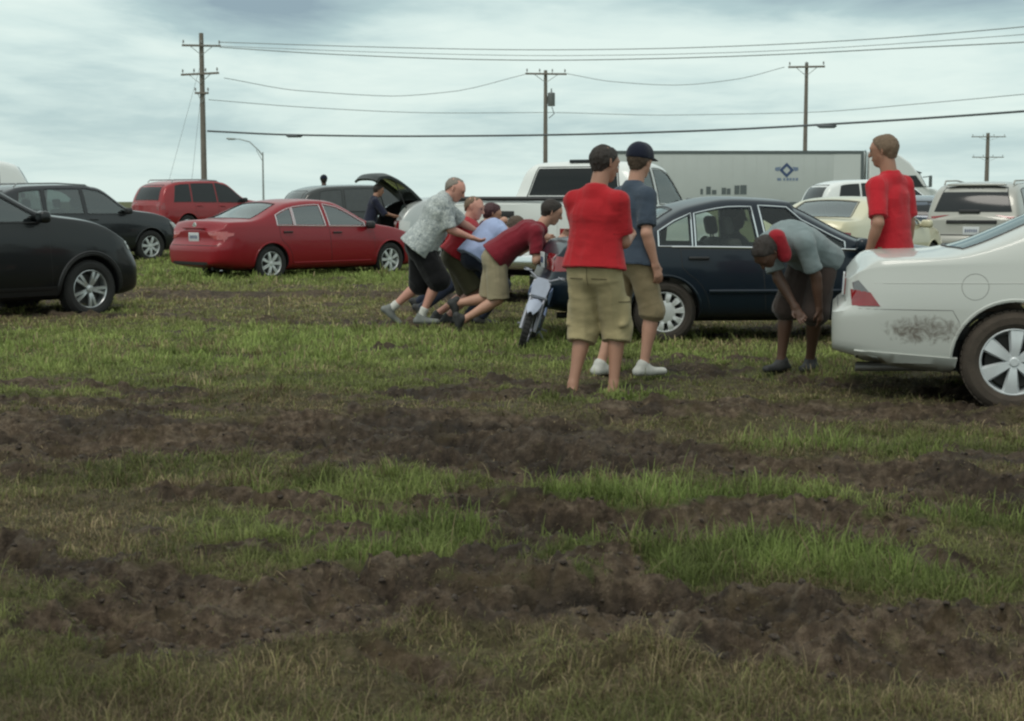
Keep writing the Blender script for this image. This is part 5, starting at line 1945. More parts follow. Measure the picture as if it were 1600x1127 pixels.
def suv_extras(rail=True, cladding=True, railmat=None):
    def f(root, car, body):
        for sd in (-1, 1):
            if cladding:
                for xw in car.wheels:
                    m = MB()
                    for rr in (.020, .042):
                        pts = [(xw + (car.ar + rr) * math.cos(a), car.wr + (car.ar + rr) * math.sin(a)) for a in np.linspace(R(-8), R(188), 24)]
                        car.strip(m, [p for p in pts if p[1] > float(car.bot(p[0])) + .02], .018, 'y', sd, -.003, .2)
                    m.build('arch_cladding', BLACKP, root)
                car.patch('sill_cladding', [(car.wheels[0] + car.ar + .02, .26), (car.wheels[1] - car.ar - .02, .26), (car.wheels[1] - car.ar - .02, .40), (car.wheels[0] + car.ar + .02, .40)], BLACKP, root, 'y', sd, .012, .08, .02)
            if rail:
                zr = float(car.top(1.6)); y = sd * (float(car.edge(np.array([1.6]))[3][0]) - .075)
                m = MB(); m.tube([(.58, y, zr - .075), (.66, y, zr - .005), (1.6, y, zr + .012), (2.30, y, zr - .02), (2.40, y, zr - .085)], .016, 8)
                m.build('roof_rail', railmat or plain('rail_grey', (.25, .26, .26), .4, .5), root)
        m = MB(); car.strip(m, [(y, float(car.belt(0.02)) - .28) for y in np.linspace(-.70, .70, 12)], .012, 'x', -1, -.002); m.build('bumper_seam', BLACKP, root)
        car.patch('lower_bumper', [(-.62, .34), (.62, .34), (.66, .50), (-.66, .50)], BLACKP, root, 'x', -1, .008, .08, .02)
        car.patch('grille', [(-.45, .66), (.45, .66), (.50, .76), (-.50, .76)], BLACKP, root, 'x', 1, .006, .06, .02)
        car.patch('lower_grille', [(-.60, .34), (.60, .34), (.55, .50), (-.55, .50)], BLACKP, root, 'x', 1, .006, .06, .02)
    return f


def suv_panes(c, k=1.0):
    return [c.pane(2.05, 3.20, .028, .062, -.05, 0), c.pane(1.15, 1.97, .028, .075, 0, -.04), c.pane(.52, 1.08, .03, .085, .10, 0)]


def suv_wind():
    return ('z', [(2.62, -.56), (2.62, .56), (3.12, .68), (3.24, .35), (3.28, 0), (3.24, -.35), (3.12, -.68)])


def suv_rear(zl=1.12, zh=1.52):
    return ('x', [(-.60, zl), (.60, zl), (.50, zh), (-.50, zh)], -1)


SUVT = [[('y', [(.03, 1.08), (.20, 1.06), (.22, .86), (.03, .84)], REDLENS)], [('x', [(.56, 1.06), (.74, 1.06), (.74, .84), (.58, .84)], REDLENS)]]
SUVH = [[('y', [(4.16, .92), (4.32, .87), (4.33, .80), (4.22, .82)], CLEARLENS)], [('x', [(.42, .80), (.62, .84), (.64, .74), (.44, .70)], CLEARLENS)]]
SEATS = [(2.45, -.37, .58, .5), (2.45, .37, .58, .5), (1.40, 0, .58, 1.3)]
s1 = make_car('black_suv', 'glossy black SUV with twin-spoke alloy wheels cut off by the left edge', 'suv', suv, BLACKCP, suv_panes(suv), suv_wind(), suv_rear(),
    doors=sedan_doors(suv, 1.32, 2.06, 3.12), tails=SUVT, heads=SUVH, cab=(.32, 3.15), floor=.5, mirrors=(2.98, 1.20, BLACKCP), wstyle='twin5', rim=ALLOY, seats=SEATS, extras=suv_extras(), wheelw=.23, rimr=.232,
    rearglass=DARKGLASS, arch_lip=False, glassmat=glass('suv_glass', (.30, .36, .34), (.85, .9, .9), .10))
place(s1, (3.64, -.9), XP(140, 18.5), 18.5, R(48), -.05)

# ---- a bigger body for the SUVs further back
big = Car(4.80, 1.92,
    top=[(0, 1.02), (.04, 1.20), (.30, 1.60), (.85, 1.735), (1.9, 1.765), (2.65, 1.72), (3.50, 1.22), (4.1, 1.14), (4.5, 1.02), (4.72, .84), (4.80, .66)],
    belt=[(0, .98), (.12, 1.06), (1.0, 1.09), (2.4, 1.08), (3.45, 1.07), (4.1, 1.0), (4.58, .84), (4.8, .55)],
    bot=[(0, .36), (.5, .28), (1.4, .25), (3.6, .25), (4.5, .26), (4.8, .32)],
    plan=[(0, .80), (.02, .86), (.10, .93), (.28, .975), (.6, 1), (1.6, 1), (3.6, 1), (4.15, .975), (4.5, .90), (4.68, .80), (4.77, .66), (4.8, .56)],
    tumble=.28, wheels=(1.0, 3.80), wr=.365, ar=.415, bow_r=.05, bow_f=.16,
    rear_face=[(0.2, .03), (.34, -.04), (.62, -.05), (.72, .0), (1.0, .02), (1.6, .03)], front_face=[(.2, -.05), (.35, .02), (.6, .03), (.8, -.03)])
BP = [big.pane(2.20, 3.38, .028, .062, -.05, 0), big.pane(1.22, 2.12, .028, .075, 0, -.04), big.pane(.50, 1.14, .03, .085, .12, 0)]
BW = ('z', [(2.82, -.58), (2.82, .58), (3.32, .70), (3.44, .35), (3.48, 0), (3.44, -.35), (3.32, -.70)])
BR = ('x', [(-.64, 1.17), (.64, 1.17), (.55, 1.60), (-.55, 1.60)], -1)
BT = [[('y', [(.05, 1.10), (.16, 1.08), (.17, .90), (.05, .88)], REDLENS)], [('x', [(.62, 1.10), (.78, 1.10), (.78, .86), (.64, .86)], REDLENS)]]
BH = [[('y', [(4.34, .92), (4.66, .86), (4.68, .74), (4.46, .76)], CLEARLENS)], [('x', [(.42, .86), (.64, .90), (.66, .78), (.44, .74)], CLEARLENS)]]
BD = [door_poly(big, 2.21, 3.32, .32, .012, ('b', 3.80, .365, .51), lean=-.04), door_poly(big, 1.32, 2.20, .32, .012, ('a', 1.0, .365, .51), lean=-.04)]
g1 = make_car('grey_suv', 'dark grey SUV with silver alloys parked behind the black one', 'suv', big, GREYP, BP, BW, BR, doors=BD, tails=BT, heads=BH, cab=(.34, 3.35), floor=.55, mirrors=(3.18, 1.15, BLACKP),
    wstyle='seven', rim=SILVERP, seats=[(2.6, -.37, .62, .5), (2.6, .37, .62, .5), (1.5, 0, .62, 1.3)], extras=suv_extras(True, False), rearglass=DARKGLASS, glassmat=glass('suv_glass'), wheelw=.235, rimr=.236)
place(g1, (3.80, -.95), XP(236, 35.0), 35.0, R(47), -.03)

r1 = make_car('red_suv', 'bright red SUV with a black rear window beneath the tall two-armed pole', 'suv', big, REDSP, BP, BW, BR, doors=BD, tails=BT, heads=BH, cut=False, mirrors=(3.18, 1.15, BLACKP), wstyle='five',
    extras=suv_extras(True, False), glassmat=DARKGLASS, trimr=.010)
place(r1, (0.1, -.93), XP(259, 44.0), 44.0, R(46), .25)
r1.scale = (.90, .93, .98)

h1 = make_car('pewter_suv', 'dark pewter SUV whose roof shows above the red sedan', 'suv', big, GREENGREYP, BP, BW, BR, doors=BD, tails=BT, heads=BH, cut=False, mirrors=(3.18, 1.15, BLACKP), wstyle='five',
    extras=suv_extras(False, True), glassmat=plain('tinted_glass_haze', (.05, .055, .055), .12), trimr=.010)
place(h1, (0.1, -.93), XP(472, 36.5), 36.5, R(27), .0)

# ---- beige SUV on the right, tail towards us
def beige_extras(root, car, body):
    suv_extras(True, False, plain('rail_beige', (.30, .29, .26), .5))(root, car, body)
    m = MB(); m.box(car.hit('x', (0, 1.66), -1)[0] + Vector((-.03, 0, .02)), (.16, 1.1, .035), None, .012); m.build('spoiler', BEIGEP, root)
    m = MB(); m.box(car.hit('x', (.05, 1.17), -1)[0] + Vector((-.025, 0, 0)), (.04, .40, .07), None, .015); m.build('rear_wiper', BLACKP, root)
    m = MB(); m.box(car.hit('x', (0, .97), -1)[0] + Vector((-.012, 0, 0)), (.03, .95, .07), None, .012); m.build('tailgate_handle', BLACKP, root)


b1 = make_car('beige_suv', 'silvery beige SUV seen from behind with a large dark rear window and roof rails', 'suv', big, BEIGEP, BP, BW, ('x', [(-.72, 1.17), (.72, 1.17), (.58, 1.62), (-.58, 1.62)], -1), doors=BD, tails=BT[:1], heads=BH, cut=False,
    mirrors=(3.18, 1.15, BLACKP), wstyle='five', extras=beige_extras, glassmat=DARKGLASS, plate=(0, .80), trimr=.010)
place(b1, (0.0, 0.0), XP(1518, 29.5), 29.5, R(61), -.01)

w1 = make_car('white_suv', 'white SUV whose roof and dark windows show behind the blue hatchback', 'suv', big, WHITEVP, BP, BW, BR, doors=BD, tails=BT, heads=BH, cut=False, mirrors=(3.18, 1.15, BLACKP), wstyle='five',
    extras=suv_extras(False, False), glassmat=DARKGLASS, trimr=.010)
place(w1, (3.4, -.9), XP(1462, 43.0), 43.0, R(12), .20)

# ---- cream sedan and blue hatchback beyond the navy car
cr = make_car('cream_sedan', 'cream coloured sedan parked behind the bonnet of the navy one', 'car', camry, CREAMP,
    [camry.pane(2.40, 3.45, .028, .062, -.05, 0), camry.pane(1.62, 2.30, .028, .075, 0, -.05), camry.pane(1.22, 1.58, .028, .075)],
    ('z', [(2.80, -.54), (2.80, .54), (3.50, .66), (3.62, 0.35), (3.66, 0), (3.62, -.35), (3.50, -.66)]),
    ('z', [(1.42, -.50), (1.42, .50), (.78, .62), (.70, .3), (.68, 0), (.70, -.3), (.78, -.62)]),
    doors=sedan_doors(camry, 1.30, 2.41, 3.46), tails=[[('y', [(.03, .90), (.30, .87), (.28, .80), (.03, .75)], REDLENS)]], cab=(0.75, 3.6), mirrors=(3.28, .97), plate=(0, .80), wstyle='five',
    seats=[(2.75, -.36, .50, .5), (2.75, .36, .50, .5)], glassmat=glass('camry_glass'))
place(cr, (0.9, -.72), XP(1342, 25.5), 25.5, R(54), -.03)

hat = Car(4.20, 1.74,
    top=[(0, .95), (.04, 1.06), (.45, 1.36), (.95, 1.44), (1.7, 1.465), (2.25, 1.43), (3.10, 1.03), (3.7, .92), (4.05, .78), (4.20, .58)],
    belt=[(0, .88), (.12, .95), (1.0, .96), (2.2, .93), (3.05, .91), (3.7, .80), (4.05, .66), (4.2, .50)],
    bot=[(0, .30), (.5, .22), (1.4, .19), (3.1, .19), (3.9, .20), (4.2, .26)],
    plan=[(0, .74), (.02, .80), (.10, .90), (.28, .96), (.6, .99), (1.6, 1), (3.0, 1), (3.6, .97), (3.95, .88), (4.12, .74), (4.2, .56)],
    tumble=.36, wheels=(.75, 3.32), wr=.305, ar=.345, bow_r=.06)
HP = [hat.pane(1.95, 2.95, .028, .062, -.05, 0), hat.pane(1.12, 1.87, .028, .075, 0, -.04), hat.pane(.60, 1.05, .03, .085, .08, 0)]
HW = ('z', [(2.42, -.52), (2.42, .52), (2.94, .63), (3.06, .35), (3.10, 0), (3.06, -.35), (2.94, -.63)])
HD = [door_poly(hat, 1.96, 2.92, .27, .012, ('b', 3.32, .305, .43), lean=-.04), door_poly(hat, 1.15, 1.95, .27, .012, ('a', .75, .305, .43), lean=-.04)]
HT = [[('y', [(.03, .95), (.24, .93), (.20, .74), (.03, .72)], CLEARLENS)], [('x', [(.50, .94), (.68, .94), (.68, .72), (.52, .72)], REDLENS)]]
bl = make_car('blue_hatchback', 'blue grey hatchback half hidden between a red shirt and the beige SUV', 'car', hat, BLUEP, HP, HW, ('x', [(-.55, 1.02), (.55, 1.02), (.47, 1.32), (-.47, 1.32)], -1), doors=HD, tails=HT, cut=False, mirrors=(2.8, .98), wstyle='five',
    glassmat=DARKGLASS, plate=(0, .70), trimr=.010)
place(bl, (0.0, 0.0), XP(1422, 34.5), 34.5, R(64), .03)


# ---- silver hatchback with its liftgate up
def hatch_extras(root, car, body):
    hx, hz = .70, 1.415
    # liftgate profile, hinge first, swung up and back
    prof = [(0.0, 0.0), (-.30, .26), (-.62, .46), (-.86, .54), (-1.08, .52), (-1.20, .42)]
    f1 = pchip([(i / (len(prof) - 1), p[0]) for i, p in enumerate(prof)]); f2 = pchip([(i / (len(prof) - 1), p[1]) for i, p in enumerate(prof)])
    n, mcols = 24, 14
    def surf(t, q, lift):
        x, z = float(f1(t)), float(f2(t))
        w = .60 - .06 * (1 - t)
        d = 1e-3
        tx, tz = float(f1(min(t + d, 1))) - float(f1(max(t - d, 0))), float(f2(min(t + d, 1))) - float(f2(max(t - d, 0)))
        L = math.hypot(tx, tz); nx, nz = tz / L, -tx / L
        dr = -.07 * abs(q) ** 3
        return Vector((hx + x + nx * (lift + dr), q * w, hz + z + nz * (lift + dr)))
    glass_rng = (.14, .56)
    V, F = [], []
    ts = np.unique(np.concatenate([np.linspace(0, 1, n), glass_rng])); qs = np.unique(np.concatenate([np.linspace(-1, 1, mcols), [-.78, .78]]))
    nt_, nq = len(ts), len(qs)
    for lf in (0.0, -.055):
        for t in ts:
            for q in qs:
                V.append(surf(t, q, lf))
    def idx(l, i, j):
        return l * nt_ * nq + i * nq + j
    for i in range(nt_ - 1):
        for j in range(nq - 1):
            hole = glass_rng[0] - 1e-6 <= ts[i] and ts[i + 1] <= glass_rng[1] + 1e-6 and qs[j] >= -.78 - 1e-6 and qs[j + 1] <= .78 + 1e-6
            if hole:
                continue
            F.append((idx(0, i, j), idx(0, i, j + 1), idx(0, i + 1, j + 1), idx(0, i + 1, j)))
            F.append((idx(1, i, j), idx(1, i + 1, j), idx(1, i + 1, j + 1), idx(1, i, j + 1)))
            for (a, b, di, dj) in (((i, j), (i, j + 1), -1, 0), ((i + 1, j), (i + 1, j + 1), 1, 0), ((i, j), (i + 1, j), 0, -1), ((i, j + 1), (i + 1, j + 1), 0, 1)):
                ii, jj = i + di, j + dj
                out = ii < 0 or jj < 0 or ii >= nt_ - 1 or jj >= nq - 1
                if not out:
                    out = glass_rng[0] - 1e-6 <= ts[ii] and ts[ii + 1] <= glass_rng[1] + 1e-6 and qs[jj] >= -.78 - 1e-6 and qs[jj + 1] <= .78 + 1e-6
                if out:
                    F.append((idx(0, *a), idx(0, *b), idx(1, *b), idx(1, *a)))
    mb = MB(); mb.add(V, F)
    lg = mb.build('liftgate', plain('liftgate_dark', (.020, .024, .023), .45), root)
    V, F = [], []
    tg = np.linspace(glass_rng[0], glass_rng[1], 8); qg = np.linspace(-.78, .78, 8)
    for t in tg:
        for q in qg:
            V.append(surf(t, q, -.02))
    for i in range(7):
        for j in range(7):
            F.append((i * 8 + j, i * 8 + j + 1, (i + 1) * 8 + j + 1, (i + 1) * 8 + j))
    mesh_obj('liftgate_glass', V, F, glass('hatch_glass', (.45, .5, .49), (.8, .85, .85), .12), lg)
    m = MB()
    for sd in (-1, 1):
        m.tube([surf(.42, sd * .9, -.06), (hx - .38, sd * .60, 1.02)], .012, 6)
    m.build('gas_strut', BLACKP, root)


hc = make_car('silver_hatchback', 'silver hatchback with its dark liftgate raised, being loaded', 'car', hat, SILVERCP, HP, HW, None, doors=HD, tails=HT, cab=(.12, 2.98), floor=.5, mirrors=(2.8, .98), wstyle='five',
    seats=[(2.3, -.34, .5, .48), (2.3, .34, .5, .48), (1.4, 0, .5, 1.2)], extras=hatch_extras, glassmat=glass('suv_glass'))
body = [o for o in children(hc) if o.name.startswith('body')][0]
bool_cut(body, [prism_x([(-.56, .62), (.56, .62), (.48, 1.38), (-.48, 1.38)], -.4, .75, DARKIN)])
place(hc, (.70, 0), XP(648, 33.5), 33.5, R(28), 0.0)

# ---- white pickup, tailgate towards us
pk = Car(5.75, 1.98,
    top=[(0, 1.30), (.02, 1.37), (.08, 1.395), (1.93, 1.40), (2.00, 1.42), (2.17, 1.86), (2.42, 1.955), (3.3, 1.955), (3.62, 1.91), (4.25, 1.36), (4.7, 1.28), (5.4, 1.17), (5.65, 1.02), (5.75, .75)],
    belt=[(0, 1.30), (.1, 1.35), (1.9, 1.36), (2.2, 1.33), (4.1, 1.27), (5.3, 1.10), (5.75, .70)],
    bot=[(0, .56), (.4, .48), (1.6, .42), (4.2, .42), (5.5, .42), (5.75, .5)],
    plan=[(0, .93), (.03, .96), (.15, .985), (.5, 1), (5.0, 1), (5.45, .95), (5.65, .86), (5.75, .72)],
    side=[(0, .95), (.15, .985), (.45, 1.0), (.8, .995), (1.0, .965)], shoulder=.965,
    tumble=.24, wheels=(1.18, 4.72), wr=.385, ar=.45, bow_r=.02, bow_f=.16, crown=.03, mid=3.0)


def pickup_extras(root, car, body):
    m = MB()
    m.tube([(.02, -.86, 1.405), (1.95, -.86, 1.41)], .03, 8); m.tube([(.02, .86, 1.405), (1.95, .86, 1.41)], .03, 8); m.tube([(.02, -.86, 1.405), (.02, .86, 1.405)], .028, 8)
    m.build('bed_rail_cap', BLACKP, root)
    m = MB(); m.box((-.07, 0, .58), (.16, 1.80, .20), None, .04); m.build('rear_bumper', CHROME, root)
    car.patch('tailgate', [(-.76, .72), (.76, .72), (.76, 1.33), (-.76, 1.33)], WHITETP, root, 'x', -1, .008, .1, .02)
    m = MB(); m.box(car.hit('x', (0, 1.20), -1)[0] + Vector((-.012, 0, 0)), (.03, .26, .09), None, .01); m.build('tailgate_handle', BLACKP, root)
    m = MB(); m.box(car.hit('z', (2.33, 0))[0] + Vector((-.02, 0, .008)), (.10, .34, .05), None, .015); m.build('high_brake_light', DARKGLASS, root)


pu = make_car('white_pickup', 'white extended-cab pickup seen from behind its tailgate', 'pickup', pk, WHITETP,
    [pk.pane(2.98, 4.02, .03, .075, 0, 0), pk.pane(2.26, 2.88, .03, .08, .04, 0)],
    ('z', [(3.70, -.62), (3.70, .62), (4.05, .74), (4.18, .35), (4.22, 0), (4.18, -.35), (4.05, -.74)]),
    ('x', [(-.73, 1.44), (.73, 1.44), (.63, 1.86), (-.63, 1.86)], -1),
    doors=[door_poly(pk, 2.95, 4.05, .50, .012, ('b', 4.72, .385, .54)), door_poly(pk, 2.12, 2.94, .50, .012)],
    tails=[[('x', [(.80, 1.02), (.93, 1.02), (.93, .70), (.80, .70)], REDLENS)], ],
    cab=(2.12, 4.12), floor=.75, mirrors=(3.95, 1.33, BLACKP, ), plate=(0, .62), wstyle='five', seats=[(3.2, -.42, .80, .55, ), (3.2, .42, .80, .55)], extras=pickup_extras, glassmat=glass('pickup_glass', (.50, .58, .54), (.8, .85, .85), .05),
    rearglass=GLASSDARK, wheelw=.25, rimr=.235)
body = [o for o in children(pu) if o.name.startswith('body')][0]
bool_cut(body, [prism_z([(.07, -.80), (1.88, -.80), (1.88, .80), (.07, .80)], .82, 1.8, plain('bed_liner', (.10, .10, .10), .8))])
place(pu, (2.10, 0), XP(898, 22.2), 22.2, R(62), -.02)

# ---- white van far left
van = Car(5.3, 2.0,
    top=[(0, 1.10), (.03, 1.5), (.10, 2.20), (.4, 2.36), (2.0, 2.40), (3.5, 2.36), (3.95, 2.25), (4.55, 1.35), (5.0, 1.15), (5.22, .95), (5.3, .7)],
    belt=[(0, 1.05), (.1, 1.20), (3.9, 1.20), (4.5, 1.12), (5.0, .95), (5.3, .6)],
    bot=[(0, .40), (.5, .32), (4.8, .32), (5.3, .4)],
    plan=[(0, .88), (.03, .93), (.15, .98), (.5, 1), (4.3, 1), (4.9, .93), (5.15, .82), (5.3, .66)],
    tumble=.14, wheels=(1.1, 4.3), wr=.35, ar=.40, bow_r=.03, bow_f=.15)
vn = make_car('white_van', 'white high-roofed van rising behind the black SUV at the far left', 'van', van, WHITEVP, [van.pane(2.55, 3.35, .03, .30, 0, 0)],
    ('z', [(4.02, -.68), (4.02, .68), (4.36, .78), (4.48, .35), (4.52, 0), (4.48, -.35), (4.36, -.78)]), ('x', [(-.6, 1.30), (.6, 1.30), (.58, 1.95), (-.58, 1.95)], -1), doors=[door_poly(van, 3.05, 4.10, .42, .012)], cut=False,
    mirrors=(4.0, 1.3, BLACKP), glassmat=DARKGLASS, wstyle='five')
place(vn, (4.6, -.95), XP(68, 47.0), 47.0, R(28), .22)

# ------------------------------------------------------------------ the people
KHAKI = cloth('khaki_cotton', (0.36, 0.30, 0.165))
TAN = cloth('tan_cotton', (0.27, 0.215, 0.125))
REDT = cloth('red_tee', (0.39, 0.016, 0.022))
REDT2 = cloth('scarlet_tee', (0.46, 0.018, 0.028))
BLUET = cloth('slate_blue_tee', (0.048, 0.066, 0.092))
MAROON = cloth('maroon_tee', (0.17, 0.012, 0.022))
MAROON2 = cloth('dark_maroon_tee', (0.07, 0.012, 0.018))
LAVENDER = cloth('lavender_blue_tee', (0.33, 0.40, 0.60))
PRINT = cloth('leaf_print_shirt', (0.50, 0.53, 0.51), 'leafprint', (0.21, 0.24, 0.25))
BLACKC = cloth('black_cotton', (0.005, 0.005, 0.006))
OLIVE = cloth('olive_cotton', (0.10, 0.092, 0.055))
JEANS = cloth('navy_denim', (0.020, 0.026, 0.045))
GREYT = cloth('grey_blue_tee', (0.20, 0.245, 0.25))
BROWNC = cloth('dark_brown_cotton', (0.055, 0.040, 0.034))
CAPNAVY = cloth('navy_cap', (0.010, 0.013, 0.026))
SHOEW = plain('pale_shoe', (0.50, 0.50, 0.46), 0.7, 0, 0.3, 14)
SHOEG = plain('grey_shoe', (0.16, 0.17, 0.16), 0.7, 0, 0.4, 14)
SHOED = plain('dark_shoe', (0.025, 0.026, 0.026), 0.7, 0, 0.4, 14)
SOCKW = cloth('white_sock', (0.58, 0.57, 0.53))


def at_px(px, Y, z=0.0):
    return (XP(px, Y), Y, z)


def local(o, px, py, dy=0.0):
    """place in a person's own (unturned) frame of what is seen at (px, py), dy metres behind the person's own depth"""
    return np.array(P(px, py, o[1] + dy)) - np.array(o)


def turn(v, yaw):
    c, s = math.cos(-yaw), math.sin(-yaw)
    return (v[0] * c - v[1] * s, v[0] * s + v[1] * c, v[2])


# man in red, back to us, looking down at his hands
o = at_px(929, 10.9, -.04)
person('man in red tee and khaki cargo shorts, back turned, head bowed over his hands', o, R(-28),
       (0, 0, .93), (.005, .02, 1.475), (.13, .33, 1.13), (-.05, .36, 1.14), (.135, .05, .09), (-.135, -.06, .09), S=1.0, fat=1.06,
       head=(.035, .09, 1.66), face=(.40, .8, -.42), skin=SKINTAN, hair=HAIRD, shirt=REDT, sleeve=.80, hem=.015, shorts=KHAKI, leg=1.26, legw=1.06, cargo=True, pockets=True, h=.0075,
       poleR=(.25, -.5, -1), poleL=(-.25, -.5, -1), curl=1.0, group='men standing and watching the push')

# man in slate blue with a navy cap
o = at_px(986, 12.0)
person('man in slate blue tee, navy cap and pale shoes beside the one in red', o, R(-58),
       (0, 0, .935), (.0, .03, 1.475), (.24, .06, .86), (-.24, .10, .90), (.12, .05, .09), (-.11, -.20, .09),
       head=(.01, .075, 1.66), face=(-.30, .95, -.08), skin=SKIN, hair=HAIRB, cap=CAPNAVY, shirt=BLUET, sleeve=.80, hem=.075, shorts=TAN, leg=1.12, legw=1.0, shoes=SHOEW, h=.0075,
       group='men standing and watching the push')

# man in red behind the white car
o = at_px(1395, 12.35)
person('cropped-haired man in a scarlet tee standing behind the boot of the white sedan', o, R(38),
       (0, 0, .985), (-.02, .02, 1.56), (.235, .04, .91), (-.26, .03, .93), (.13, .0, .09), (-.13, .0, .09), S=1.04, fat=.94,
       head=(-.055, .06, 1.755), face=(-.35, .92, .0), skin=SKINTAN, hair=HAIRS, shirt=REDT2, sleeve=.84, hem=.13, shorts=TAN, leg=1.05, shoes=SHOED, h=.0075,
       group='men standing and watching the push')

# man bent over in front of the navy car
o = at_px(1247, 12.2)
person('man in grey blue tee bent double beside the navy sedan, red cloth at his neck', o, 0.0,
       (.14, .06, .895), (-.19, -.28, 1.06), (-.04, -.24, .50), (.15, -.22, .47), (-.11, .02, .09), (.135, .08, .09), lat=(-.75, .65, 0), fat=1.08,
       head=(-.315, -.40, .965), face=(-.45, -.35, -.75), skin=SKINDARK, hair=HAIRD, shirt=GREYT, sleeve=.80, hem=.06, shorts=BROWNC, leg=1.08, legw=1.08, shoes=SHOED, h=.008,
       poleR=(-.4, .3, -.6), poleL=(.8, .2, 0), kneeR=(-.6, -.8, 0), kneeL=(-.3, -.9, 0), scarf=cloth('red_neckerchief', (.30, .015, .024)), scarfat=(local(o, 1214, 371, -.40), local(o, 1225, 398, -.36)), waistlean=(.0, .0, .075))

# ---- the ones pushing
PUSH = 'people pushing the navy sedan'
o = at_px(657, 16.6)
L = lambda px, py, dy=0.0: local(o, px, py, dy)
person('heavy man in a leaf-print shirt and black shorts striding into the push', o, 0.0,
       L(657, 378), L(697, 307), L(738, 372, -.10), L(752, 366, .30), L(659, 493, -.10), L(612, 482, .12), lat=(0, -1, 0), fat=1.30,
       head=L(711, 296), face=(.95, -.12, -.15), skin=SKINPINK, hair=HAIRG, hv=-.003, hairback=.05, shirt=PRINT, sleeve=.95, hem=.10, shorts=BLACKC, leg=1.10, legw=1.2, shoes=SHOEG, socks=SOCKW, h=.0085,
       poleR=(-.5, -.3, -1), poleL=(-.5, .3, -1), footL=(.75, 0, -.65), footR=(1, -.1, 0), group=PUSH)
o = at_px(716, 17.1)
L = lambda px, py, dy=0.0: local(o, px, py, dy)
person('pink-faced person in a red tee and olive shorts squeezed behind the leaf-print shirt', o, 0.0,
       L(713, 397), L(731, 346), L(775, 372, -.1), L(785, 368, .25), L(700, 494, -.1), L(684, 490, .12), lat=(0, -1, 0), fat=1.26,
       head=L(741, 325), face=(.9, -.3, -.35), skin=SKINPINK, hair=HAIRS, hv=-.003, hairback=.05, shirt=cloth('bright_red_tee', (.36, .022, .03)), sleeve=.6, hem=.03, shorts=OLIVE, leg=1.0, legw=1.2, shoes=SHOED, h=.0095,
       poleR=(-.3, -.6, -1), poleL=(-.3, .4, -1), group=PUSH)
o = at_px(745, 16.75)
L = lambda px, py, dy=0.0: local(o, px, py, dy)
person('person in a lavender blue tee bent low, round back towards the camera', o, 0.0,
       L(744, 398, .10), L(785, 358, .22), L(842, 376, .05), L(848, 372, .4), L(752, 494, .0), L(734, 491, .2), lat=(.15, -1, 0), fat=1.16,
       head=L(806, 356, .24), face=(.7, .2, -.7), skin=SKIN, hair=HAIRB, shirt=LAVENDER, sleeve=.8, hem=.08, shorts=JEANS, pants=True, shoes=SHOED, h=.0095,
       poleR=(-.2, -.4, -1), poleL=(-.2, .4, -1), footR=(1, 0, -.1), footL=(1, 0, -.1), waistlean=(-.03, 0, .075), group=PUSH)
o = at_px(752, 18.3)
L = lambda px, py, dy=0.0: local(o, px, py, dy)
person('dark-haired person whose head only shows above the lavender blue back', o, 0.0,
       L(742, 402), L(760, 352), L(800, 368, -.1), L(806, 366, .25), L(656, 484, -.1), L(640, 482, .12), lat=(0, -1, 0),
       head=L(769, 334), face=(.8, .2, -.5), skin=SKIN, hair=plain('hair_maroon', (.05, .014, .018), .6, 0, .5, 40, .5), shirt=MAROON2, sleeve=.8, hem=.05, shorts=JEANS, pants=True, shoes=SHOED, footR=(.6, 0, -.8), footL=(.6, 0, -.8), h=.011, group=PUSH)
o = at_px(775, 16.0)
L = lambda px, py, dy=0.0: local(o, px, py, dy)
person('man in a maroon tee and khaki shorts on bent knees, shoving at the boot lid', o, 0.0,
       L(777, 400), L(848, 356), L(868, 382, -.20), L(876, 374, .22), L(724, 500, -.12), L(704, 476, .14), lat=(0, -1, 0), fat=1.08,
       head=L(862, 331, .0), face=(.95, .15, -.35), skin=SKIN, hair=HAIRD, shirt=MAROON, sleeve=.80, hem=.04, shorts=KHAKI if False else cloth('khaki_pushing', (.30, .255, .165)), leg=1.0, legw=1.12, shoes=SHOED, h=.0080,
       poleR=(-.7, -.2, -1), poleL=(-.5, .2, -1), kneeR=(1, 0, -.5), kneeL=(.3, 0, -1), footR=(.15, 0, -1), footL=(-.1, 0, -1), waistlean=(-.015, 0, .055), group=PUSH)

# ---- further back
o = at_px(577, 32.6)
person('person in dark clothes loading the open back of the silver hatchback', o, R(-75),
       (0, 0, .90), (.0, .12, 1.43), (.15, .50, 1.05), (-.15, .52, 1.05), (.11, -.02, .09), (-.11, .0, .09),
       head=(.0, .20, 1.59), face=(0, .9, -.4), skin=SKINTAN, hair=HAIRD, shirt=cloth('midnight_tee', (.014, .016, .032)), sleeve=1.2, hem=.10, shorts=JEANS, pants=True, shoes=SHOED, h=.014)
o = at_px(507, 41.0, .22)
person('distant person whose head shows over the roof of the pewter SUV', o, R(20),
       (0, 0, .95), (.0, .02, 1.50), (.26, .05, .86), (-.26, .05, .86), (.12, .0, .09), (-.12, .0, .09),
       head=(.0, .05, 1.69), skin=SKINDARK, hair=HAIRD, cap=CAPNAVY, shirt=BLUET, shorts=JEANS, pants=True, shoes=SHOED, h=.014)
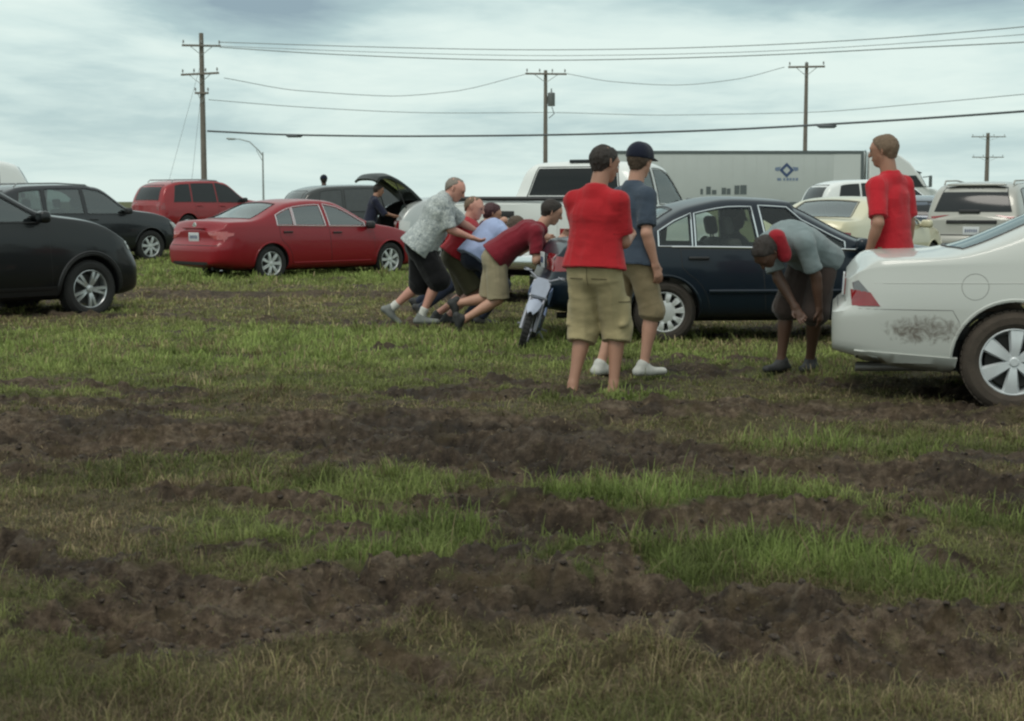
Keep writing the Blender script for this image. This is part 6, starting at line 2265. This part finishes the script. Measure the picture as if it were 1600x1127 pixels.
# at the wheel of the stuck car
nvm = nv.matrix_world
p = nvm @ Vector((2.16, .34, .40))
person('driver seen as a dark silhouette inside the navy sedan', tuple(p), NV_H - R(90),
       (0, 0, .12), (.0, -.14, .64), (.14, .30, .45), (-.14, .30, .45), (.10, .62, -.02), (-.10, .62, -.02), kneeR=(0, .3, 1), kneeL=(0, .3, 1),
       head=(.0, -.11, .81), face=(.25, .95, 0), skin=SKINDARK, hair=HAIRD, shirt=cloth('charcoal_tee', (.03, .03, .034)), shorts=JEANS, leg=.9, h=.012)


# ------------------------------------------------------------------ child-size dirt bike stood at the back of the navy car
def dirt_bike():
    root = thing('dirt_bike', 'small dirt bike with white and blue plastics leaning beside the pushing man', 'motorbike')
    WHP = plain('white_plastic', (.34, .37, .45), .5); BLP = plain('blue_plastic', (.16, .22, .36), .4)
    GREYM = plain('fork_grey', (.34, .34, .38), .35, .6)
    def whl(x, r, w):
        e = bpy.data.objects.new('wheel', None); link(e, root); e.location = (x, 0, r)
        M = Matrix.Rotation(R(90), 4, 'X')
        t = MB(); t.lathe([(r * .74, -w * .4), (r * .86, -w * .5), (r * .97, -w * .36), (r, 0), (r * .97, w * .36), (r * .86, w * .5), (r * .74, w * .4)], 40, M, True)
        for k in range(30):
            a = k * 2 * math.pi / 30
            for yy in (-.3, 0, .3):
                t.box((r * math.cos(a) * .995, yy * w, r * math.sin(a) * .995), (.016, .016, .018), Matrix.Rotation(-a, 3, 'Y'))
        t.build('tyre', RUBBER, e)
        m = MB(); m.lathe([(r * .70, -w * .28), (r * .76, -w * .34), (r * .76, w * .34), (r * .70, w * .28)], 40, M, True)
        m.lathe([(0, -.05), (.03, -.05), (.03, .05), (0, .05)], 16, M)
        for k in range(18):
            a = k * 2 * math.pi / 18
            m.tube([(.028 * math.cos(a), .04 * (-1) ** k, .028 * math.sin(a)), (r * .72 * math.cos(a + .15), 0, r * .72 * math.sin(a + .15))], .0025, 5)
        m.build('rim', GREYM, e)
    whl(0.0, .19, .085)          # rear
    whl(.92, .235, .080)         # front
    m = MB()
    for sd in (-1, 1):
        m.tube([(.92, sd * .075, .235), (.84, sd * .075, .50)], [.022, .024], 10); m.tube([(.84, sd * .075, .50), (.745, sd * .075, .78)], .016, 10)
    m.box((.80, 0, .60), (.06, .20, .035), Matrix.Rotation(R(-18), 3, 'Y'), .01); m.box((.755, 0, .755), (.06, .20, .03), Matrix.Rotation(R(-18), 3, 'Y'), .01)
    m.build('fork', GREYM, root)
    m = MB()                      # front mudguard: a curved beak over the wheel
    V, F = [], []
    pr = [(.70, .575), (.80, .585), (.90, .58), (1.0, .555), (1.10, .51), (1.17, .47)]
    for i, (x, z) in enumerate(pr):
        w = [.05, .065, .075, .075, .06, .03][i]
        for q in (-1, -.5, 0, .5, 1):
            V.append(Vector((x, q * w, z - .03 * q * q)))
    for i, (x, z) in enumerate(pr):
        w = [.05, .065, .075, .075, .06, .03][i]
        for q in (-1, -.5, 0, .5, 1):
            V.append(Vector((x, q * w, z - .03 * q * q - .008)))
    n = len(pr) * 5
    for i in range(len(pr) - 1):
        for j in range(4):
            a = i * 5 + j
            F += [(a, a + 1, a + 6, a + 5), (n + a, n + a + 5, n + a + 6, n + a + 1)]
        F += [(i * 5, (i + 1) * 5, n + (i + 1) * 5, n + i * 5), (i * 5 + 4, n + i * 5 + 4, n + (i + 1) * 5 + 4, (i + 1) * 5 + 4)]
    F += [(0, n, n + 1, 1), (1, n + 1, n + 2, 2), (2, n + 2, n + 3, 3), (3, n + 3, n + 4, 4)]
    b = (len(pr) - 1) * 5
    F += [(b + j, b + j + 1, n + b + j + 1, n + b + j) for j in range(4)]
    m.add(V, F); m.build('front_mudguard', WHP, root)
    m = MB(); m.prism([(-.085, -.09), (.085, -.09), (.10, .04), (.06, .11), (-.06, .11), (-.10, .04)], 0, .012, Matrix.Translation((.815, 0, .70)) @ Matrix.Rotation(R(-18), 4, 'Y') @ Matrix.Rotation(R(90), 4, 'Z') @ Matrix.Rotation(R(90), 4, 'X'))
    np_ = m.build('number_plate', WHP, root)
    m = MB(); m.tube([(.69, -.235, .86), (.73, -.19, .86), (.75, -.08, .80), (.75, .08, .80), (.73, .19, .86), (.69, .235, .86)], .011, 8)
    hb = m.build('handlebar', GREYM, root)
    for sd in (-1, 1):
        m = MB(); m.tube([(.69, sd * .235, .86), (.722, sd * .17, .86)], .017, 10); m.build('grip', BLACKP, hb)
        m = MB(); m.tube([(.74, sd * .15, .865), (.77, sd * .20, .85), (.75, sd * .235, .85)], .006, 6); m.build('lever', GREYM, hb)
        m = MB()                  # radiator shrouds and number plates on the flank
        m.prism([(.50, .52), (.78, .60), (.80, .68), (.58, .72), (.46, .66)], sd * .11 - .006, sd * .11 + .006, Matrix(((1, 0, 0, 0), (0, 0, 1, 0), (0, 1, 0, 0), (0, 0, 0, 1))))
        m.build('tank_shroud', BLP, root)
        m = MB(); m.tube([(.40, sd * .05, .24), (.44, sd * .17, .23)], .012, 8); m.build('footpeg', GREYM, root)
    m = MB(); m.box((.62, 0, .66), (.26, .15, .14), Matrix.Rotation(R(8), 3, 'Y'), .04); m.build('fuel_tank', WHP, root)
    m = MB(); m.box((.24, 0, .69), (.58, .13, .07), Matrix.Rotation(R(-4), 3, 'Y'), .03); m.build('saddle', BLACKP, root)
    m = MB(); m.box((-.16, 0, .655), (.40, .14, .02), Matrix.Rotation(R(12), 3, 'Y'), .008); m.build('rear_mudguard', WHP, root)
    m = MB()
    for sd in (-1, 1):
        m.tube([(.74, 0, .72), (.68, sd * .07, .40), (.52, sd * .08, .20), (.34, sd * .08, .22), (.22, sd * .08, .42), (.0, sd * .06, .62)], .015, 8)
        m.tube([(.34, sd * .07, .26), (0.0, sd * .07, .19)], .017, 8)
    m.tube([(.74, 0, .72), (.30, 0, .62)], .02, 8)
    m.build('frame', BLP, root)
    m = MB(); m.box((.46, 0, .30), (.26, .20, .20), None, .04); m.box((.52, 0, .46), (.12, .13, .16), Matrix.Rotation(R(-12), 3, 'Y'), .02)
    for k in range(5):
        m.box((.52, 0, .40 + k * .028), (.16, .16, .008), Matrix.Rotation(R(-12), 3, 'Y'))
    m.build('engine', plain('engine_grey', (.10, .10, .10), .5, .5), root)
    m = MB(); m.tube([(.56, -.06, .44), (.62, -.10, .36), (.48, -.12, .26), (.20, -.12, .40), (-.10, -.12, .50)], [.018, .02, .022, .03, .036], 10); m.build('exhaust', GREYM, root)
    m = MB(); m.tube([(.36, .06, .22), (.30, .26, .0)], .010, 8); m.build('side_stand', GREYM, root)
    return root


db = dirt_bike()
db.scale = (.86, .86, .86)
for _o in [db]:
    place(_o, (.92 * .86, 0), XP(815, 14.25), 14.25, R(-97), -.035, R(-16))
    _o.scale = (.86, .86, .86)


# ------------------------------------------------------------------ utility poles, wires, lamp and lorry
WOOD = plain('weathered_pole_wood', (.17, .15, .125), .9, 0, .35, 3)
INSUL = plain('insulator_grey', (.20, .20, .19), .4)
GALV = plain('galvanised_grey', (.33, .35, .34), .5, .5)
WIREM = plain('black_wire', (.085, .095, .10), .7)
WIREP = plain('bare_wire', (.28, .31, .31), .6, .2)


def utility_pole(label, x, y, h, arms, r=.17, transformer=False, guy=False, base=0.0, lean=0.0):
    """arms: (height, half length, yaw, insulators)"""
    root = thing('utility_pole', label, 'utility pole', (x, y, base), 0, 'wooden utility poles along the road')
    m = MB(); m.tube([(0, 0, -.5), (0, 0, h * .5), (0, 0, h)], [r, r * .86, r * .68], 14); m.build('pole', WOOD, root)
    for z, hl, yaw, cnt in arms:
        d = Vector((math.cos(yaw), math.sin(yaw), 0)); nrm = Vector((-d.y, d.x, 0))
        c = Vector((0, 0, z)) - nrm * (r * .8 + .05)
        m = MB(); m.box(c, (hl * 2, .11, .13), Matrix.Rotation(yaw, 3, 'Z'), .012)
        ar = m.build('crossarm', WOOD, root)
        for s_ in (-1, 1):
            m = MB(); m.tube([c + d * s_ * hl * .55 - Vector((0, 0, .06)), Vector((0, 0, z - .62)) - nrm * r], .022, 6); m.build('brace', GALV, ar)
        for k in range(cnt):
            q = -hl * .92 + k * (2 * hl * .92) / max(1, cnt - 1)
            m = MB(); m.lathe([(.018, 0), (.018, .10), (.06, .11), (.045, .16), (.065, .18), (.045, .23), (.05, .26), (.02, .30), (0, .30)], 12, Matrix.Translation(c + d * q + Vector((0, 0, .06))))
            m.build('insulator', INSUL, ar)
    if transformer:
        m = MB(); m.lathe([(0, 0), (.24, 0), (.26, .03), (.26, .86), (.27, .90), (.20, .97), (0, .99)], 20, Matrix.Translation((.42, -.05, h - 2.55)))
        m.tube([(.42, -.05, h - 1.58), (.42, -.05, h - 1.30)], .05, 8); m.box((.18, 0, h - 2.1), (.22, .1, .5))
        m.build('transformer', plain('transformer_grey', (.20, .21, .21), .5, .2), root)
        m = MB(); m.tube([(.45, -.05, h - 2.6), (.62, -.05, h - 3.1), (.25, 0, h - 3.4)], .03, 6); m.build('service_loop', WIREM, root)
    if guy:
        for (dx, dy, hz) in ((-2.9, -1.0, h * .86), (-1.3, .6, h * .74)):
            m = MB(); m.tube([(0, 0, hz), (dx, dy, 0)], .012, 5); m.build('guy_wire', WIREP, root)
    return root


Y1, Y2, Y3, Y4 = 102.0, 112.0, 108.0, 225.0
def hgt(px, py, Y):
    return P(px, py, Y).z


x1 = XP(320, Y1)
utility_pole('tallest wooden utility pole with two crossarms, beyond the red SUV', x1, Y1, hgt(313, 52, Y1), [(hgt(313, 72, Y1), 1.25, R(10), 3), (hgt(313, 116, Y1), 1.55, R(-28), 4), (hgt(313, 146, Y1), .45, R(0), 2)], .21, guy=True)
x2 = XP(852, Y2)
utility_pole('wooden utility pole with a transformer can, rising behind the white pickup', x2, Y2, hgt(851, 110, Y2), [(hgt(851, 116, Y2), 1.5, R(8), 4)], .18, True)
x3 = XP(1256, Y3)
utility_pole('slender wooden utility pole with one crossarm, rising behind the lorry trailer', x3, Y3, hgt(1254, 98, Y3), [(hgt(1254, 105, Y3), 1.25, R(-12), 3)], .17)
x4 = XP(1540, Y4)
utility_pole('farthest utility pole with two crossarms, above the beige SUV', x4, Y4, hgt(1540, 208, Y4), [(hgt(1540, 214, Y4), 2.5, R(0), 4), (hgt(1540, 246, Y4), 2.3, R(0), 4)], .36)


def wire(label, pts, r=.02, mat=None, name='power_line', splices=()):
    """pts: (pixel x, pixel y, depth) along the hanging wire"""
    pw = [P(*p) for p in pts]
    t = [0.0]
    for a, b in zip(pw[:-1], pw[1:]):
        t.append(t[-1] + (b - a).length)
    fx, fy, fz = (pchip([(tt, p[i]) for tt, p in zip(t, pw)]) for i in range(3))
    q = np.linspace(0, t[-1], 90)
    m = MB(); m.tube([(float(fx(v)), float(fy(v)), float(fz(v))) for v in q], r, 6)
    ob = m.build(name, mat or WIREM, None)
    tag(ob, label, 'wire', 'overhead wires between the poles')
    for px, py, Y in splices:
        m = MB(); c = P(px, py, Y)
        m.tube([c + Vector((-.55, 0, .0)), c + Vector((-.40, 0, -.02)), c + Vector((.40, 0, -.02)), c + Vector((.55, 0, .0))], [.03, .11, .11, .03], 10)
        m.build('splice_case', WIREM, ob)
    return ob


wire('thick black cable with splice cases, lowest of the overhead wires', [(324, 205, Y1), (460, 211, 100), (650, 213, 98), (860, 211, 95), (1080, 205, 91), (1300, 194, 86), (1600, 174, 78), (2000, 140, 66)], .060, WIREM, 'power_line', [(460, 212, 100), (1292, 197, 86)])
wire('bare wire running out from the top arm of the tallest pole, uppermost of all', [(342, 66, Y1), (600, 74, 99), (850, 78, 95), (1100, 74, 90), (1350, 62, 84), (1600, 42, 77), (2000, 0, 66)], .026, WIREP)
wire('bare wire just below the uppermost one', [(344, 74, Y1), (500, 84, 100), (740, 93, 97), (900, 94, 94), (1150, 88, 89), (1400, 76, 83), (1600, 66, 77), (2000, 40, 66)], .030, WIREP)
wire('thin bare wire between the two highest lines', [(290, 70, Y1), (600, 82, 99), (900, 87, 94), (1200, 80, 88), (1600, 54, 77), (2000, 20, 66)], .018, WIREP)
wire('slack line from the lower arm of the tallest pole to the transformer pole', [(350, 122, Y1), (470, 142, 104), (600, 150, 107), (700, 144, 109), (822, 116, Y2)], .022, WIREP)
wire('slack line from the transformer pole to the slender pole', [(884, 115, Y2), (960, 128, 111), (1060, 133, 110), (1150, 124, 109), (1226, 105, Y3)], .022, WIREP)
wire('thin line halfway up, from the tallest pole past the transformer pole', [(326, 156, Y1), (480, 168, 105), (650, 176, 108), (852, 176, Y2), (1050, 180, 110), (1256, 176, Y3), (1440, 162, 96), (1700, 138, 80)], .022, WIREP)

# street lamp
YL = 150.0
xl = XP(412, YL)
root = thing('street_lamp', 'slim grey street lamp with a curved arm, right of the tallest pole', 'street lamp', (xl, YL, 0))
hz = hgt(410, 238, YL)
m = MB(); m.tube([(0, 0, -.3), (0, 0, hz)], [.11, .07], 12); m.build('pole', GALV, root)
ax = XP(362, YL) - xl; za = hgt(362, 217, YL)
m = MB(); m.tube([(0, 0, hz - .35), (ax * .12, 0, hz + .15), (ax * .40, 0, za - .30), (ax * .70, 0, za - .05), (ax * .95, 0, za)], [.065, .06, .05, .045, .04], 10); m.tube([(0, 0, hz - .9), (ax * .2, 0, hz + .2)], .03, 8); m.build('arm', GALV, root)
m = MB(); m.box((ax * .98, 0, za), (.85, .32, .16), Matrix.Rotation(R(4), 3, 'Y'), .05); m.build('lamp_head', GALV, root)
m = MB(); m.box((ax * .98, 0, za - .085), (.5, .22, .06), None, .02); m.build('lens', CLEARLENS, root)


# lorry: box trailer and tractor
def lorry():
    YT = 83.0
    TRW = plain('trailer_panel', (.46, .49, .47), .55, 0, .08, .8)
    TRF = plain('trailer_front', (.54, .57, .55), .55, 0, .08, .8)
    TRK = plain('trailer_frame', (.11, .13, .13), .6, .2)
    x0, x1_ = XP(941, YT), XP(1347, YT)
    zt, zb = hgt(1200, 236, YT), 1.12
    Lt = x1_ - x0
    root = thing('box_trailer', 'pale grey lorry trailer with a blue diamond emblem on its side', 'trailer', (x0, YT, 0), R(0))
    m = MB(); m.box((Lt / 2, 1.3, (zt + zb) / 2), (Lt, 2.6, zt - zb), None, .02); m.build('box', TRW, root)
    m = MB(); m.box((Lt / 2, -.012, zt - .07), (Lt + .02, .03, .16)); m.box((Lt / 2, -.012, zb + .10), (Lt + .02, .03, .2)); m.build('top_rail', TRK, root)
    m = MB()
    for k in range(1, 22):
        m.box((k * Lt / 22, -.001, (zt + zb) / 2), (.02, .008, zt - zb - .4))
    m.build('panel_rib', TRW, root)
    m = MB(); m.box((Lt - .05, -.014, (zt + zb) / 2), (.16, .036, zt - zb)); m.build('corner_post', TRK, root)
    m = MB(); m.box((Lt - .85, -.003, (zt + zb) / 2), (1.45, .014, zt - zb - .34)); m.build('front_panel', TRF, root)
    ex, ez = XP(1228, YT) - x0, hgt(1228, 266, YT)
    BLM = plain('emblem_blue', (.045, .075, .16), .6); BLL = plain('emblem_pale_blue', (.16, .21, .30), .6)
    MX = Matrix(((1, 0, 0, ex), (0, 0, -1, -.006), (0, 1, 0, ez), (0, 0, 0, 1)))
    m = MB()
    for k in range(4):                                    # diamond ring
        a0, a1 = R(90 * k), R(90 * k + 90)
        g_ = .0
        o_, i_ = .40, .20
        m.prism([(o_ * math.cos(a0), o_ * math.sin(a0)), (o_ * math.cos(a1), o_ * math.sin(a1)), (i_ * math.cos(a1), i_ * math.sin(a1)), (i_ * math.cos(a0), i_ * math.sin(a0))], 0, .006, MX)
    m.build('emblem_diamond', BLM, root)
    m = MB()
    for sd in (-1, 1):
        m.prism([(sd * .30, .18), (sd * .62, .14), (sd * .62, -.02), (sd * .44, -.06)], 0, .005, MX)
    m.build('emblem_wings', BLL, root)
    for k, w in enumerate((.20, .06, .12, .16, .14, .14, .16)):
        xx = -.50 + k * .165
        m = MB(); m.prism([(xx, -.56), (xx + w * .8, -.56), (xx + w * .8, -.42), (xx, -.42)], 0, .005, MX); m.build('letter', BLL, root)
    zl = hgt(1130, 297, YT)                               # dark lettering low on the side, too blurred to read
    for pa, pb, h_ in ((1094, 1098, .30), (1103, 1110, .42), (1112, 1119, .24), (1127, 1134, .36), (1135, 1141, .32), (1147, 1155, .48), (1156, 1166, .50)):
        m = MB(); m.box(((XP(pa, YT) + XP(pb, YT)) / 2 - x0, -.008, zl - .24 + h_ / 2), (XP(pb, YT) - XP(pa, YT), .01, h_)); m.build('letter', TRK, root)
    m = MB(); m.box((Lt * .5, 1.3, zb - .12), (Lt * .96, 1.0, .22)); m.tube([(Lt - 3.2, .35, zb), (Lt - 3.2, .35, .12)], .07, 8); m.tube([(Lt - 3.2, 2.25, zb), (Lt - 3.2, 2.25, .12)], .07, 8)
    m.build('chassis', TRK, root)
    for xx in (1.4, 2.7):
        for yy in (.16, 2.44):
            wheel(root, (xx, yy, .50), .50, .30, -1 if yy < 1 else 1, 'five', ALLOY, RUBBER, .30)
    # tractor
    tr = thing('lorry_tractor', 'white lorry tractor with a roof fairing, coupled ahead of the trailer', 'lorry', (x1_ + .35, YT, 0), 0)
    WL = plain('lorry_white', (.66, .68, .66), .4, 0, .06)
    m = MB()
    top = [(0.0, zt + .02), (.9, zt + .0), (1.5, zt - .12), (2.2, zt - .62), (2.55, zt - 1.05), (2.75, zt - 1.25), (3.15, zt - 1.95), (3.9, zt - 2.10), (4.4, zt - 2.25), (4.62, zt - 2.7)]
    low = .75
    poly = top + [(4.66, low), (0.0, low)]
    MY = Matrix(((1, 0, 0, 0), (0, 0, 1, 0), (0, 1, 0, 0), (0, 0, 0, 1)))
    m.prism(poly, .12, 2.48, MY)
    bm_ = m.build('cab', WL, tr, True, 30)
    md = bm_.modifiers.new('bevel', 'BEVEL'); md.width = .10; md.segments = 3; md.limit_method = 'ANGLE'
    m = MB(); m.prism([(2.02, zt - 1.32), (2.52, zt - 1.30), (2.98, zt - 1.92), (2.02, zt - 1.92)], .098, .12, MY); m.build('side_window', DARKGLASS, tr)
    m = MB(); m.prism([(.35, zt - 1.35), (1.2, zt - 1.35), (1.2, zt - 1.75), (.35, zt - 1.75)], .098, .12, MY); m.build('sleeper_window', DARKGLASS, tr)
    m = MB(); m.box((2.95, 1.3, zt - 1.52), (.02, 2.0, .78), Matrix.Rotation(R(-30), 3, 'Y')); m.build('windshield', DARKGLASS, tr)
    m = MB(); m.box((2.62, 1.3, zt - 1.10), (.50, 2.2, .07), Matrix.Rotation(R(16), 3, 'Y'), .02); m.build('sun_visor', plain('visor_dark', (.05, .055, .055), .4), tr)
    for yy in (-.12, 2.72):
        m = MB(); m.box((3.25, yy, zt - 1.62), (.14, .24, .62), None, .04); m.tube([(2.9, yy + (.25 if yy < 0 else -.25), zt - 1.4), (3.25, yy, zt - 1.35)], .025, 6); m.tube([(2.9, yy + (.25 if yy < 0 else -.25), zt - 1.9), (3.25, yy, zt - 1.9)], .025, 6)
        m.build('wing_mirror', TRK, tr)
    m = MB(); m.tube([(-.12, .25, 1.0), (-.12, .25, zt - .1), (-.2, .25, zt + .05)], .07, 10); m.build('exhaust_stack', CHROME, tr)
    m = MB(); m.lathe([(0, -.6), (.30, -.6), (.32, -.55), (.32, .55), (.30, .6), (0, .6)], 20, Matrix.Translation((1.3, .10, .72)) @ Matrix.Rotation(R(90), 4, 'Y')); m.build('fuel_tank', CHROME, tr)
    m = MB(); m.box((4.66, 1.3, .75), (.22, 2.4, .45), None, .06); m.build('front_bumper', CHROME, tr)
    for xx in (-1.2, .05, 3.75):
        for yy in (.16, 2.44):
            wheel(tr, (xx, yy, .50), .50, .30, -1 if yy < 1 else 1, 'five', ALLOY, RUBBER, .30)


lorry()
